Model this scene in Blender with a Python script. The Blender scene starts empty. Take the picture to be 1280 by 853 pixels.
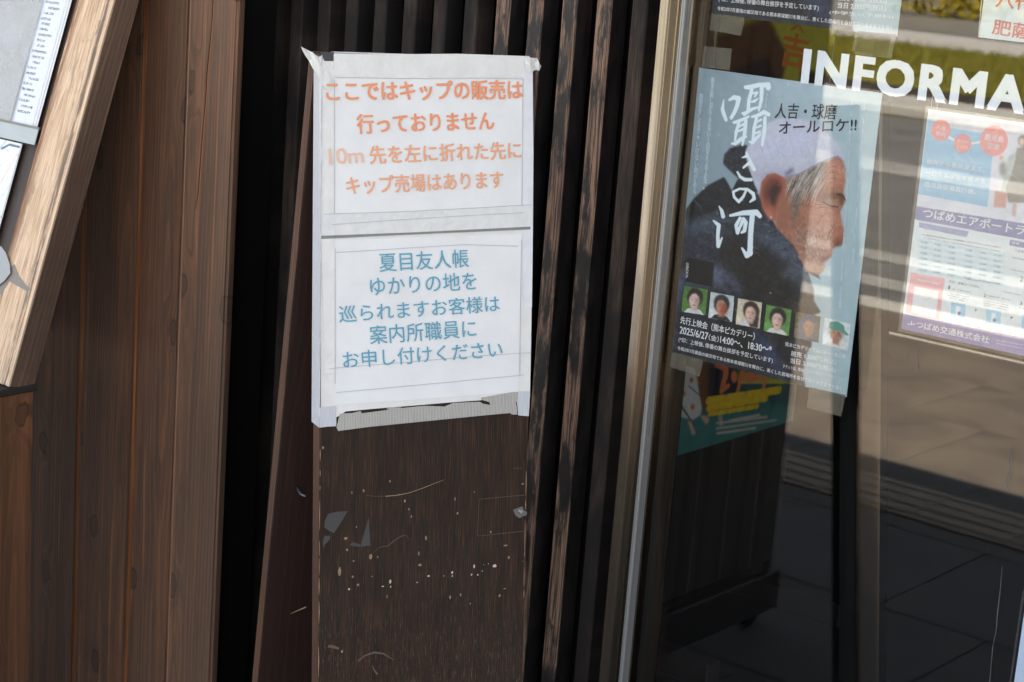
import bpy, bmesh, math, random
import numpy as np
from mathutils import Vector, Matrix
random.seed(7); RNG = np.random.default_rng(7)
S = bpy.context.scene; C = S.collection
R = math.radians

# ---------------------------------------------------------------- camera, world, sun, exposure
# World axes: X runs along the shop front (to the right), Y goes into the building, Z up.
CAM = Vector((0, 0, 1.66)); FPX, PITCH, ROLL, HEAD = 2400.0, R(13.2), R(4.36), R(39)
def _basis():
    F = Vector((-math.sin(HEAD)*math.cos(PITCH), math.cos(HEAD)*math.cos(PITCH), -math.sin(PITCH)))
    Rt = Vector((math.cos(HEAD), math.sin(HEAD), 0)); U = Rt.cross(F)
    R2 = math.cos(ROLL)*Rt + math.sin(ROLL)*U; U2 = -math.sin(ROLL)*Rt + math.cos(ROLL)*U
    return R2, U2, F
CR, CU, CF = _basis()
cd = bpy.data.cameras.new('camera'); cam = bpy.data.objects.new('camera', cd); C.objects.link(cam)
m = Matrix((CR, CU, -CF)).transposed().to_4x4(); m.translation = CAM; cam.matrix_world = m
cd.sensor_width = 36; cd.lens = FPX/1280*36; cd.clip_start = .05; cd.clip_end = 2000
cd.dof.use_dof = True; cd.dof.focus_distance = 2.85; cd.dof.aperture_fstop = 9.5
S.camera = cam
S.render.resolution_x, S.render.resolution_y = 1024, 682
SUN_EL, SUN_AZ = 59.0, 25.0          # sun stands behind the building
W = bpy.data.worlds.new('World'); S.world = W; W.use_nodes = True
wt = W.node_tree; bg = wt.nodes['Background']; sk = wt.nodes.new('ShaderNodeTexSky'); sk.sky_type = 'NISHITA'
sk.sun_disc = False; sk.sun_elevation = R(SUN_EL); sk.sun_rotation = R(SUN_AZ)
sk.dust_density = 2.0; sk.ozone_density = 1.0
hs = wt.nodes.new('ShaderNodeHueSaturation'); hs.inputs['Saturation'].default_value = .42   # milky summer haze
wt.links.new(sk.outputs[0], hs.inputs['Color']); wt.links.new(hs.outputs[0], bg.inputs[0]); bg.inputs[1].default_value = .115
sl = bpy.data.lights.new('sun', 'SUN'); sl.energy = 4.2; sl.angle = R(.53); sl.color = (1, .95, .88)
so = bpy.data.objects.new('sun', sl); C.objects.link(so)
sd = Vector((math.sin(R(SUN_AZ))*math.cos(R(SUN_EL)), math.cos(R(SUN_AZ))*math.cos(R(SUN_EL)), math.sin(R(SUN_EL))))
so.rotation_euler = sd.to_track_quat('Z', 'Y').to_euler(); so.location = (0, 6, 12)
S.view_settings.view_transform = 'Standard'; S.view_settings.look = 'None'
S.view_settings.exposure = 2.50; S.view_settings.gamma = 1

# ---------------------------------------------------------------- photo pixel -> place
def ray(x, y): return CF + CR*((x-640)/FPX) - CU*((y-426.5)/FPX)
class Plane:
    """A real plane of the place; ex to the right, ey up in the plane, n towards the viewer."""
    def __init__(s, O, ex, ey):
        s.O = Vector(O); s.ex = Vector(ex).normalized(); s.ey = Vector(ey).normalized(); s.n = s.ex.cross(s.ey).normalized()
        if s.n.dot(CAM - s.O) < 0: s.n = -s.n
        s.M = Matrix((s.ex, s.ey, s.n)).transposed()
    def P(s, x, y, off=0.0):
        r = ray(x, y); o = s.O + s.n*off
        return CAM + r*((o-CAM).dot(s.n)/r.dot(s.n))
    def ab(s, x, y, off=0.0):
        p = s.P(x, y, off) - s.O; return p.dot(s.ex), p.dot(s.ey)
    def pt(s, a, b, off=0.0): return s.O + s.ex*a + s.ey*b + s.n*off
def facade(Y): return Plane((0, Y, 0), (1, 0, 0), (0, 0, 1))
GY = 2.28
def XY(x, Y, y=426):
    "X where the photo column x at row y meets the plane Y"
    return facade(Y).P(x, y).x
def mirror_ground(x, y):
    "ground point whose reflection in the window shows at photo pixel x,y"
    r = ray(x, y); k = GY/r.y; X = CAM + r*k; r2 = Vector((r.x, -r.y, r.z)); s = -X.z/r2.z
    return X + r2*s

# ---------------------------------------------------------------- object helpers
def root(name, label, cat, loc=(0, 0, 0), group=None):
    o = bpy.data.objects.new(name, None); C.objects.link(o); o.location = loc; o.empty_display_size = .1
    return tag(o, label, cat, group)
def tag(o, label=None, cat=None, group=None, kind=None):
    if label: o['label'] = label
    if cat: o['category'] = cat
    if group: o['group'] = group
    if kind: o['kind'] = kind
    return o
def wloc(p):
    v = Vector((0, 0, 0))
    while p is not None: v += p.location; p = p.parent
    return v
def link(name, me, mat=None, parent=None, loc=None, rot=None):
    """parents are never rotated when they have children placed this way, unless rot frames match"""
    o = bpy.data.objects.new(name, me); C.objects.link(o)
    if mat is not None: me.materials.clear(); me.materials.append(mat)
    M = Matrix.Identity(4)
    if rot is not None: M = rot.to_4x4()
    M.translation = Vector(loc) if loc is not None else Vector((0, 0, 0))
    if parent is not None:
        o.parent = parent; o.matrix_basis = WM[parent.name].inverted() @ M if parent.name in WM else Matrix.Translation(-parent.location) @ M
    else: o.matrix_basis = M
    WM[o.name] = M
    return o
WM = {}
def mesh(vs, fs, smooth=False):
    me = bpy.data.meshes.new('m'); me.from_pydata([tuple(v) for v in vs], [], fs); me.validate(); me.update()
    if smooth:
        me.polygons.foreach_set('use_smooth', [True]*len(me.polygons))
    return me
def box_me(x0, x1, y0, y1, z0, z1, bev=0.0, seg=1):
    bm = bmesh.new(); bmesh.ops.create_cube(bm, size=1)
    for v in bm.verts: v.co = Vector(((x0+x1)/2+v.co.x*(x1-x0), (y0+y1)/2+v.co.y*(y1-y0), (z0+z1)/2+v.co.z*(z1-z0)))
    if bev: bmesh.ops.bevel(bm, geom=bm.edges[:], offset=bev, segments=seg, affect='EDGES')
    me = bpy.data.meshes.new('m'); bm.to_mesh(me); bm.free(); return me
def box(name, b, mat, parent=None, bev=0.0, seg=1):
    "axis-aligned box; its own origin is at its foot"
    x0, x1, y0, y1, z0, z1 = b; cx, cy = (x0+x1)/2, (y0+y1)/2
    return link(name, box_me(x0-cx, x1-cx, y0-cy, y1-cy, 0, z1-z0, bev, seg), mat, parent, (cx, cy, z0))
def obox(name, o, M, sz, mat, parent=None, bev=0.0, seg=1):
    "box in the frame M at o, spanning 0..size (size pairs)"
    (a0, a1), (b0, b1), (c0, c1) = sz
    return link(name, box_me(a0, a1, b0, b1, c0, c1, bev, seg), mat, parent, o, M)
def sheet(name, pl, pts, off, mat, parent=None, th=.0003, sub=0, rough=0.0, jag=None):
    "thin sheet with the outline traced on plane pl, real thickness th"
    ab = [pl.ab(x, y, off) for x, y in pts]
    return sheet_ab(name, pl, ab, off, mat, parent, th, rough, sub)
def sheet_ab(name, pl, ab, off, mat, parent=None, th=.0003, rough=0.0, sub=0):
    bm = bmesh.new()
    vs = [bm.verts.new((a, b, off)) for a, b in ab]; f = bm.faces.new(vs)
    if f.normal.z < 0: f.normal_flip()
    bm.normal_update()
    r = bmesh.ops.extrude_face_region(bm, geom=[f])
    for v in [g for g in r['geom'] if isinstance(g, bmesh.types.BMVert)]: v.co.z -= th
    bmesh.ops.recalc_face_normals(bm, faces=bm.faces[:])
    me = bpy.data.meshes.new('m'); bm.to_mesh(me); bm.free()
    c = Vector((sum(a for a, b in ab)/len(ab), sum(b for a, b in ab)/len(ab), 0))
    me.transform(Matrix.Translation(-c))
    s3 = Matrix((pl.ex, pl.ey, pl.n)).transposed()
    return link(name, me, mat, parent, pl.O + s3 @ c, s3)

# ---------------------------------------------------------------- shader helpers
def srgb(c):
    c = np.asarray(c, float)/255.0; return np.where(c <= .04045, c/12.92, ((c+.055)/1.055)**2.4)
def col(c): return tuple(srgb(c)) + (1,)
class G:
    def __init__(s, name):
        s.m = bpy.data.materials.new(name); s.m.use_nodes = True; s.t = s.m.node_tree; s.b = s.t.nodes['Principled BSDF']
    def n(s, typ, **k):
        x = s.t.nodes.new('ShaderNode'+typ)
        for a, v in k.items(): setattr(x, a, v)
        return x
    def put(s, sock, v):
        if isinstance(v, bpy.types.NodeSocket): s.t.links.new(v, sock)
        elif v is not None:
            try: sock.default_value = v
            except Exception: sock.default_value = tuple(v)[:3]
    def ma(s, op, a, b=None, c=None, clamp=False):
        x = s.n('Math', operation=op); x.use_clamp = clamp; s.put(x.inputs[0], a)
        if b is not None: s.put(x.inputs[1], b)
        if c is not None: s.put(x.inputs[2], c)
        return x.outputs[0]
    def co(s): return s.n('TexCoord').outputs['Object']
    def rnd(s): return s.n('ObjectInfo').outputs['Random']
    def sep(s, v):
        x = s.n('SeparateXYZ'); s.put(x.inputs[0], v); return x.outputs
    def comb(s, a, b, c):
        x = s.n('CombineXYZ'); [s.put(x.inputs[i], v) for i, v in enumerate((a, b, c))]; return x.outputs[0]
    def noise(s, v, scale, detail=3, rough=.5, dist=0.0, fac=True):
        x = s.n('TexNoise'); s.put(x.inputs['Vector'], v); s.put(x.inputs['Scale'], scale); x.inputs['Detail'].default_value = detail
        x.inputs['Roughness'].default_value = rough; x.inputs['Distortion'].default_value = dist
        return x.outputs[0] if fac else x.outputs[1]
    def vor(s, v, scale, feat='F1', out='Distance', rnd=1.0):
        x = s.n('TexVoronoi', feature=feat); s.put(x.inputs['Vector'], v); s.put(x.inputs['Scale'], scale); x.inputs['Randomness'].default_value = rnd
        return x.outputs[out]
    def mr(s, v, a, b, c=0.0, d=1.0, smooth=True):
        x = s.n('MapRange'); x.interpolation_type = 'SMOOTHSTEP' if smooth else 'LINEAR'
        for i, q in enumerate((v, a, b, c, d)): s.put(x.inputs[i], q)
        return x.outputs[0]
    def mix(s, f, a, b, mode='MIX'):
        x = s.n('Mix', data_type='RGBA', blend_type=mode); s.put(x.inputs[0], f); s.put(x.inputs[6], a); s.put(x.inputs[7], b); return x.outputs[2]
    def bump(s, h, st=.3, d=.002, nrm=None):
        x = s.n('Bump'); s.put(x.inputs['Height'], h); x.inputs['Strength'].default_value = st; x.inputs['Distance'].default_value = d
        if nrm: s.put(x.inputs['Normal'], nrm)
        return x.outputs[0]
    def fin(s, c=None, r=.6, nrm=None, metal=0.0, spec=.5):
        if c is not None: s.put(s.b.inputs['Base Color'], c)
        s.put(s.b.inputs['Roughness'], r); s.b.inputs['Metallic'].default_value = metal; s.b.inputs['Specular IOR Level'].default_value = spec
        if nrm is not None: s.put(s.b.inputs['Normal'], nrm)
        return s.m
_mats = {}
def plain(rgb, r=.6, metal=0.0, name=None, spec=.5):
    k = (tuple(rgb), r, metal)
    if k not in _mats:
        g = G(name or 'paint'); v = g.noise(g.co(), 60, 3)
        c = col(rgb); _mats[k] = g.fin(g.mix(g.mr(v, .35, .7, 0, .18), c, tuple(x*.8 for x in c[:3])+(1,)), r, None, metal, spec)
    return _mats[k]

def grain_wobble(g, x, z): return g.noise(g.comb(x, 0.0, g.ma('MULTIPLY', z, .1)), 160, 2)
def wood(name, dark, mid, light, rough=.55, ring=.0065, slope=.035, knots=True, fine=900, hair=.25, coat=0.0, streak=.5, y0=.03, bstr=.25):
    """stained softwood: tree rings cut along a slightly tilted axis (z), knots, pores"""
    g = G(name); o = g.sep(g.co()); rn = g.rnd()
    r1 = g.ma('MULTIPLY', rn, 37.7); r2 = g.ma('FRACT', g.ma('MULTIPLY', rn, 91.3)); 
    z = g.ma('ADD', o[2], r1); x = o[0]; y = o[1]
    # knots
    if knots:
        kx = g.n('TexVoronoi'); kx.voronoi_dimensions = '2D'; kw = g.ma('MULTIPLY_ADD', g.noise(g.comb(x, rn, g.ma('MULTIPLY', z, .8)), 38, 2), .018, -.009); g.put(kx.inputs['Vector'], g.comb(g.ma('ADD', g.ma('ADD', x, kw), g.ma('MULTIPLY', rn, 9.0)), g.ma('MULTIPLY_ADD', z, .45, g.ma('MULTIPLY', kw, -.6)), 0.0)); kx.inputs['Scale'].default_value = 7.5
        keep = g.mr(g.sep(kx.outputs['Color'])[0], .30, .31, 1, 0, smooth=False)
        kd = g.ma('ADD', kx.outputs['Distance'], g.ma('MULTIPLY', keep, 1.0))
    else: kd = 1.0
    kn = g.mr(kd, .0, .30, 1, 0) if knots else 0.0
    wob = g.ma('SUBTRACT', g.noise(g.comb(g.ma('MULTIPLY', x, 6.0), r1, g.ma('MULTIPLY', z, 1.1)), 1.6, 3, .5), .5)
    ax = g.ma('ADD', g.ma('ADD', x, g.ma('MULTIPLY_ADD', r2, .1, -.05)), g.ma('MULTIPLY', wob, .022))
    sw = g.ma('SUBTRACT', g.noise(g.comb(r1, 3.3, z), .9, 2), .5)
    ay = g.ma('ADD', g.ma('ADD', y, y0), g.ma('ADD', g.ma('MULTIPLY', sw, .07), g.ma('MULTIPLY', kn, .012)))
    rr = g.ma('SQRT', g.ma('ADD', g.ma('MULTIPLY', ax, ax), g.ma('MULTIPLY', ay, ay)))
    fr = g.ma('FRACT', g.ma('DIVIDE', rr, ring))
    late = g.mr(fr, .45, .97, 0, 1)                       # soft ramp to the hard late-wood line
    late = g.ma('MULTIPLY', late, g.mr(fr, .97, 1.0, 1, 0))
    pv = g.comb(g.ma('MULTIPLY', x, 1.0), y, g.ma('MULTIPLY', z, .02))
    pore = g.noise(pv, fine, 2, .6)
    big = g.noise(g.comb(g.ma('MULTIPLY', x, 9.0), rn, g.ma('MULTIPLY', z, .7)), 2.0, 4, .6)
    tone = g.mr(big, .3, .72, 0, 1)
    base = g.mix(tone, col(dark), col(mid))
    warm = g.noise(g.comb(g.ma('MULTIPLY', x, 14.0), rn, g.ma('MULTIPLY', z, .5)), 1.7, 3, .6)
    base = g.mix(g.ma('MULTIPLY', g.mr(warm, .50, .60), .26), base, col(light))
    base = g.mix(g.ma('MULTIPLY', late, streak*.75, clamp=True), base, col(light))
    fl = g.ma('FRACT', g.ma('DIVIDE', g.ma('ADD', rr, g.ma('MULTIPLY', grain_wobble(g, x, z), .0025)), ring*4.3))       # the odd wide late-wood band, left lighter by the stain
    flm = g.ma('MULTIPLY', g.mr(fl, .74, .80), g.mr(fl, .90, .93, 1, 0)); amt = g.mr(g.noise(g.comb(g.ma('MULTIPLY', x, 5.0), rn, g.ma('MULTIPLY', z, 1.2)), 2.4, 2), .45, .62)
    base = g.mix(g.ma('MULTIPLY', g.ma('MULTIPLY', flm, amt), streak*1.5, clamp=True), base, col(light))
    grime = g.noise(g.comb(g.ma('MULTIPLY', x, 3.0), r1, g.ma('MULTIPLY', z, 1.4)), 5.0, 5, .7)
    base = g.mix(g.mr(grime, .52, .75, 0, .3), base, tuple(v*.5 for v in col(dark)[:3])+(1,))
    base = g.mix(g.ma('MULTIPLY', g.mr(pore, .42, .7), hair), base, tuple(v*.45 for v in col(dark)[:3])+(1,))
    if knots:
        ring2 = g.ma('FRACT', g.ma('MULTIPLY', kd, 34.0))
        kc = g.mix(g.ma('MULTIPLY', g.mr(ring2, .4, .95), .45), tuple(v*.72 for v in col(dark)[:3])+(1,), col(mid))
        base = g.mix(g.mr(kd, .065, .085, .75, 0), base, kc)
        base = g.mix(g.mr(g.ma('ABSOLUTE', g.ma('SUBTRACT', kd, .072)), .0, .018, .7, 0), base, tuple(v*.35 for v in col(dark)[:3])+(1,))
    gl = g.noise(g.comb(x, y, g.ma('MULTIPLY', z, .012)), 260, 3, .65)
    base = g.mix(g.mr(gl, .50, .60, 0, .55), base, tuple(v*.52 for v in col(mid)[:3])+(1,))
    # slight overall difference from board to board
    base = g.mix(g.ma('MULTIPLY', r2, .22), base, tuple(v*.55 for v in col(mid)[:3])+(1,))
    h = g.ma('ADD', g.ma('MULTIPLY', late, .6), g.ma('MULTIPLY', pore, .6))
    rg = g.mr(pore, .3, .7, rough-.07, rough+.1)
    g.fin(base, rg, g.bump(h, bstr, .0008))
    return g.m
# ---------------------------------------------------------------- materials
M = {}
M['board'] = wood('stained_board', (80, 60, 49), (105, 79, 62), (156, 102, 66), knots=True, streak=.5, hair=.22, rough=.62)
M['board_trim'] = wood('stained_trim', (84, 65, 53), (110, 84, 66), (152, 104, 72), knots=True, streak=.5, hair=.22, rough=.65, ring=.008)
M['groove'] = wood('stained_tongue', (140, 82, 46), (184, 114, 66), (210, 146, 94), knots=False, streak=.3, rough=.5)
M['post'] = wood('stained_post', (84, 56, 38), (112, 76, 52), (156, 102, 66), knots=True, streak=.35, rough=.6)
M['side'] = wood('worn_brown_stain', (76, 59, 49), (112, 88, 72), (150, 120, 98), knots=False, streak=.5, hair=.6, rough=.7, ring=.005)
def pale_wood():
    g = G('bare_pale_wood'); o = g.sep(g.co())
    ax = g.ma('ADD', o[0], g.ma('MULTIPLY', g.noise(g.comb(g.ma('MULTIPLY', o[0], 5.0), 0.0, o[2]), 2.2, 2), .02))
    ay = g.ma('ADD', o[1], g.ma('MULTIPLY_ADD', o[2], .028, .05))
    rr = g.ma('SQRT', g.ma('ADD', g.ma('MULTIPLY', ax, ax), g.ma('MULTIPLY', ay, ay)))
    fr = g.ma('FRACT', g.ma('DIVIDE', rr, .0046)); late = g.ma('MULTIPLY', g.mr(fr, .3, .95), g.mr(fr, .95, 1, 1, 0))
    c = g.mix(g.ma('MULTIPLY', late, .42), col((222, 194, 164)), col((176, 138, 102)))
    v = g.comb(o[0], o[1], g.ma('MULTIPLY', o[2], .06)); n1 = g.noise(v, 160, 4, .7); n2 = g.noise(g.comb(o[0], o[1], g.ma('MULTIPLY', o[2], .25)), 34, 4, .65)
    blot = g.noise(g.co(), 14, 4, .7)
    # stain left along both arrises: brown on the left, grey on the right
    W_ = .0478
    el = g.mr(g.ma('ADD', o[0], g.ma('MULTIPLY_ADD', n2, .020, -.010)), -W_*.92, -W_*.50, 1, 0)
    er = g.mr(g.ma('ADD', o[0], g.ma('MULTIPLY_ADD', n2, .016, -.008)), W_*.52, W_*.66, 0, 1)
    er = g.ma('MULTIPLY', er, g.mr(o[0], W_*.8, W_*.86, 1, 0))
    c = g.mix(g.ma('MULTIPLY', el, g.mr(n1, .30, .55)), c, col((120, 74, 42)))
    c = g.mix(g.ma('MULTIPLY', er, g.mr(n1, .40, .52)), c, col((104, 92, 84)))
    c = g.mix(g.ma('MULTIPLY', g.mr(n1, .60, .70), .45), c, col((96, 72, 54)))
    c = g.mix(g.ma('MULTIPLY', g.mr(blot, .60, .70), g.mr(n1, .4, .6, .2, .8)), c, col((110, 92, 78)))
    fl_ = g.noise(g.comb(o[0], o[1], g.ma('MULTIPLY', o[2], .025)), 520, 3, .6)
    c = g.mix(g.ma('MULTIPLY', g.mr(fl_, .48, .60), .62), c, col((150, 114, 82)))
    c = g.mix(g.ma('MULTIPLY', g.mr(g.noise(g.comb(o[0], o[1], g.ma('MULTIPLY', o[2], .3)), 22, 5, .7), .52, .64), .6), c, col((140, 116, 94)))
    kd = g.vor(g.comb(o[0], 0.0, g.ma('MULTIPLY_ADD', o[2], .5, .13)), 9.0)
    c = g.mix(g.mr(kd, .05, .075, 1, 0), c, col((70, 40, 24)))
    return g.fin(c, .7, g.bump(g.ma('ADD', late, n1), .35, .0008))
M['pale'] = pale_wood()
def worn_black(name, wear=.5, shift=0.0):
    g = G(name); o = g.sep(g.co()); rn = g.ma('MULTIPLY', g.rnd(), 61.0)
    zz = g.ma('ADD', o[2], rn)
    big = g.noise(g.comb(g.ma('MULTIPLY', o[0], 2.0), rn, g.ma('MULTIPLY', zz, 1.3)), 3.2, 3, .6)
    mid = g.noise(g.comb(o[0], o[1], g.ma('MULTIPLY', zz, .30)), 52, 4, .65)
    fine = g.noise(g.comb(o[0], o[1], g.ma('MULTIPLY', zz, .02)), 700, 2)
    edge = g.mr(g.ma('ABSOLUTE', o[0]), .004, .013, .0, .10)
    w = g.ma('ADD', g.ma('ADD', g.ma('MULTIPLY', big, 1.0), g.ma('MULTIPLY', mid, .9)), edge)
    w = g.ma('MULTIPLY', g.mr(w, 1.00-wear*.28+shift, 1.17-wear*.28+shift, 0, 1), g.mr(fine, .36, .56, .15, 1))
    front = g.mr(o[1], -.0195, -.0165, 1, 0)
    w = g.ma('MULTIPLY', w, front)
    br = g.mix(g.mr(fine, .35, .65), col((92, 70, 57)), col((142, 114, 95)))
    bl = g.mix(g.mr(mid, .3, .7), col((26, 24, 24)), col((46, 41, 40)))
    c = g.mix(w, bl, br)
    return g.fin(c, g.mr(w, 0, 1, .5, .85), g.bump(g.ma('ADD', g.ma('MULTIPLY', fine, .5), g.ma('MULTIPLY', w, -.7)), .5, .001), spec=.35)
M['slat'] = worn_black('worn_black_batten', .36)
g = G('dull_black_batten'); o_ = g.sep(g.co()); rz = g.ma('MULTIPLY', g.rnd(), 40.0)
f1 = g.noise(g.comb(o_[0], o_[1], g.ma('MULTIPLY', g.ma('ADD', o_[2], rz), .04)), 420, 3, .6); f2 = g.noise(g.comb(g.ma('MULTIPLY', o_[0], 3.0), rz, g.ma('ADD', o_[2], rz)), 5, 4, .65)
M['slat_dull'] = g.fin(g.mix(g.ma('MULTIPLY', g.mr(f2, .40, .72), g.mr(f1, .35, .62, .3, 1)), col((32, 29, 28)), col((74, 62, 54))), .8, g.bump(f1, .3, .001), spec=.2)
g = G('black_backing'); M['black'] = g.fin(col((14, 14, 15)), .8, spec=.1)
g = G('old_plaster'); n = g.noise(g.co(), 6, 5); M['plaster'] = g.fin(g.mix(n, col((150, 140, 126)), col((176, 168, 154))), .85, g.bump(n, .2))
def bronze(name, c, r, metal=1.0):
    g = G(name); n = g.noise(g.comb(g.sep(g.co())[0], g.sep(g.co())[1], g.ma('MULTIPLY', g.sep(g.co())[2], .02)), 240, 3)
    return g.fin(g.mix(g.mr(n, .3, .7), col(c), tuple(v*.86 for v in col(c)[:3])+(1,)), g.mr(n, .3, .7, r-.03, r+.06), metal=metal)
M['bronze'] = bronze('bronze_aluminium', (130, 124, 116), .15)
M['bronze_light'] = bronze('light_bronze_aluminium', (164, 158, 150), .18)
M['bronze_dark'] = bronze('dark_bronze_aluminium', (84, 76, 66), .16)
M['bead'] = bronze('grey_glazing_bead', (150, 151, 152), .3, .6)
def glass(name, f0=.047, tint=.93):
    g = G(name); t = g.t; out = t.nodes['Material Output']; t.nodes.remove(g.b)
    lw = g.n('LayerWeight'); lw.inputs['Blend'].default_value = .5
    f = g.ma('POWER', lw.outputs['Facing'], 5.0); fr = g.ma('MULTIPLY_ADD', f, 1-f0, f0)
    tr = g.n('BsdfTransparent'); tr.inputs[0].default_value = (tint, tint*1.005, tint, 1)
    gl = g.n('BsdfGlossy'); gl.inputs['Roughness'].default_value = .0; gl.inputs['Color'].default_value = (1, 1, 1, 1)
    mx = g.n('MixShader'); g.put(mx.inputs[0], fr); t.links.new(tr.outputs[0], mx.inputs[1]); t.links.new(gl.outputs[0], mx.inputs[2])
    t.links.new(mx.outputs[0], out.inputs[0]); return g.m
M['glass'] = glass('window_glass')
def paper(name, rgb, r=.55, trans=0.0, bump=.15, sc=18):
    g = G(name); n = g.noise(g.co(), sc, 4, .6); n2 = g.noise(g.co(), 420, 2)
    c = g.mix(g.mr(n, .35, .7), col(rgb), tuple(v*.93 for v in col(rgb)[:3])+(1,))
    return g.fin(c, r, g.bump(g.ma('ADD', n, g.ma('MULTIPLY', n2, .06)), bump, .004))
M['paper'] = paper('white_paper', (226, 227, 228), .5, bump=.32, sc=11)
M['film'] = paper('white_film', (218, 218, 216), .3, bump=.5, sc=30)
M['film_blue'] = paper('bluish_film', (218, 220, 225), .35, bump=.3, sc=40)
def tape(name, rgb, alpha, r=.35, ribs=True, k=430):
    g = G(name); o = g.sep(g.co()); t = g.t; out = t.nodes['Material Output']
    w1 = g.ma('SINE', g.ma('MULTIPLY', g.ma('ADD', o[0], g.ma('MULTIPLY', g.noise(g.co(), 30, 2), .002)), float(k*6)))
    n = g.noise(g.comb(o[0], g.ma('MULTIPLY', o[1], .04), 0.0), 700, 3, .7)
    h = g.ma('ADD', g.ma('MULTIPLY', w1, .3 if ribs else 0.0), n)
    c = g.mix(g.mr(h, .1, .9), tuple(v*.72 for v in col(rgb)[:3])+(1,), col(rgb))
    g.fin(c, r, g.bump(h, .35, .001))
    tr = g.n('BsdfTransparent'); mx = g.n('MixShader'); g.put(mx.inputs[0], g.mr(h, 0, 1, alpha*.8, min(1, alpha*1.1)))
    t.links.new(tr.outputs[0], mx.inputs[1]); t.links.new(g.b.outputs[0], mx.inputs[2]); t.links.new(mx.outputs[0], out.inputs[0]); return g.m
M['tape_grey'] = tape('ribbed_cloth_tape', (186, 184, 178), .9)
M['tape_clear'] = tape('clear_ribbed_tape', (128, 123, 110), .50)
M['tape_white'] = tape('white_cloth_tape', (216, 219, 226), .92, k=700)
M['tape_line'] = tape('old_grey_tape', (150, 150, 148), .8)

# ---------------------------------------------------------------- lettering
_fontcache = {}
def glyphs(s, bold, track=1.0):
    k = (s, bold, track)
    if k not in _fontcache:
        c = bpy.data.curves.new('lettering', 'FONT'); c.body = s; c.size = 1; c.offset = bold; c.resolution_u = 3; c.align_x = 'LEFT'; c.space_line = .86; c.space_character = track
        if '\n' in s: c.align_x = 'CENTER'
        o = bpy.data.objects.new('lettering', c); C.objects.link(o); bpy.context.view_layer.update()
        me = bpy.data.meshes.new_from_object(o.evaluated_get(bpy.context.evaluated_depsgraph_get()))
        bpy.data.objects.remove(o); bpy.data.curves.remove(c)
        co = np.empty(len(me.vertices)*3, np.float32); me.vertices.foreach_get('co', co); co = co.reshape(-1, 3)
        _fontcache[k] = (me, co)
    return _fontcache[k]
def place_text(name, pl, s, A, B, hpx, off, mat, parent, bold=0.0, shear=0.0, ref=None, th=0.0, track=1.0):
    """writing with its baseline from photo pixel A to B on plane pl; hpx the full height; ref: part of s that spans A..B"""
    extra = max(0.0, bold-.002) if bold > .003 else 0.0; bold = 0.0
    me, co = glyphs(s, bold, track); me = me.copy()
    a = pl.ab(*A, off); b = pl.ab(*B, off); up = pl.ab(A[0], A[1]-hpx, off)
    H = up[1]-a[1]
    x0, x1, y0, y1 = co[:, 0].min(), co[:, 0].max(), co[:, 1].min(), co[:, 1].max()
    if ref:
        _, c2 = glyphs(ref, bold, track); rx0, rx1 = c2[:, 0].min(), c2[:, 0].max()
    else: rx0, rx1 = x0, x1
    L = math.hypot(b[0]-a[0], b[1]-a[1]); ang = math.atan2(b[1]-a[1], b[0]-a[0])
    u = (co[:, 0]-rx0)/(rx1-rx0)*L; v = (co[:, 1]-y0)/(y1-y0)*H
    u = u + v*shear
    q = np.stack([u*math.cos(ang)-v*math.sin(ang), u*math.sin(ang)+v*math.cos(ang), np.zeros(len(u))], 1).astype(np.float32)
    me.vertices.foreach_set('co', q.ravel()); me.update()
    if extra > 0:                                        # heavier weight: the same outline laid again, slightly shifted
        ex_ = extra*H/(y1-y0); bm = bmesh.new()
        for i, (dx, dy) in enumerate(((-1, -.7), (1, -.7), (-1, .7), (1, .7), (0, 0))):
            m2 = me.copy(); m2.transform(Matrix.Translation((dx*ex_, dy*ex_, i*.00004))); bm.from_mesh(m2); bpy.data.meshes.remove(m2)
        bm.to_mesh(me); bm.free()
    s3 = Matrix((pl.ex, pl.ey, pl.n)).transposed()
    return link(name, me, mat, parent, pl.pt(a[0], a[1], off), s3)
def place_vtext(name, pl, s, A, Bt, wpx, off, mat, parent, bold=0.0):
    "one column of characters from top A to bottom Bt, wpx wide"
    return place_text(name, pl, '\n'.join(s), (Bt[0]-wpx/2, Bt[1]), (Bt[0]+wpx/2, Bt[1]+wpx*.15), Bt[1]-A[1], off, mat, parent, bold)
def ink(rgb, r=.6): return plain(rgb, r, name='print_ink')

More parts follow.
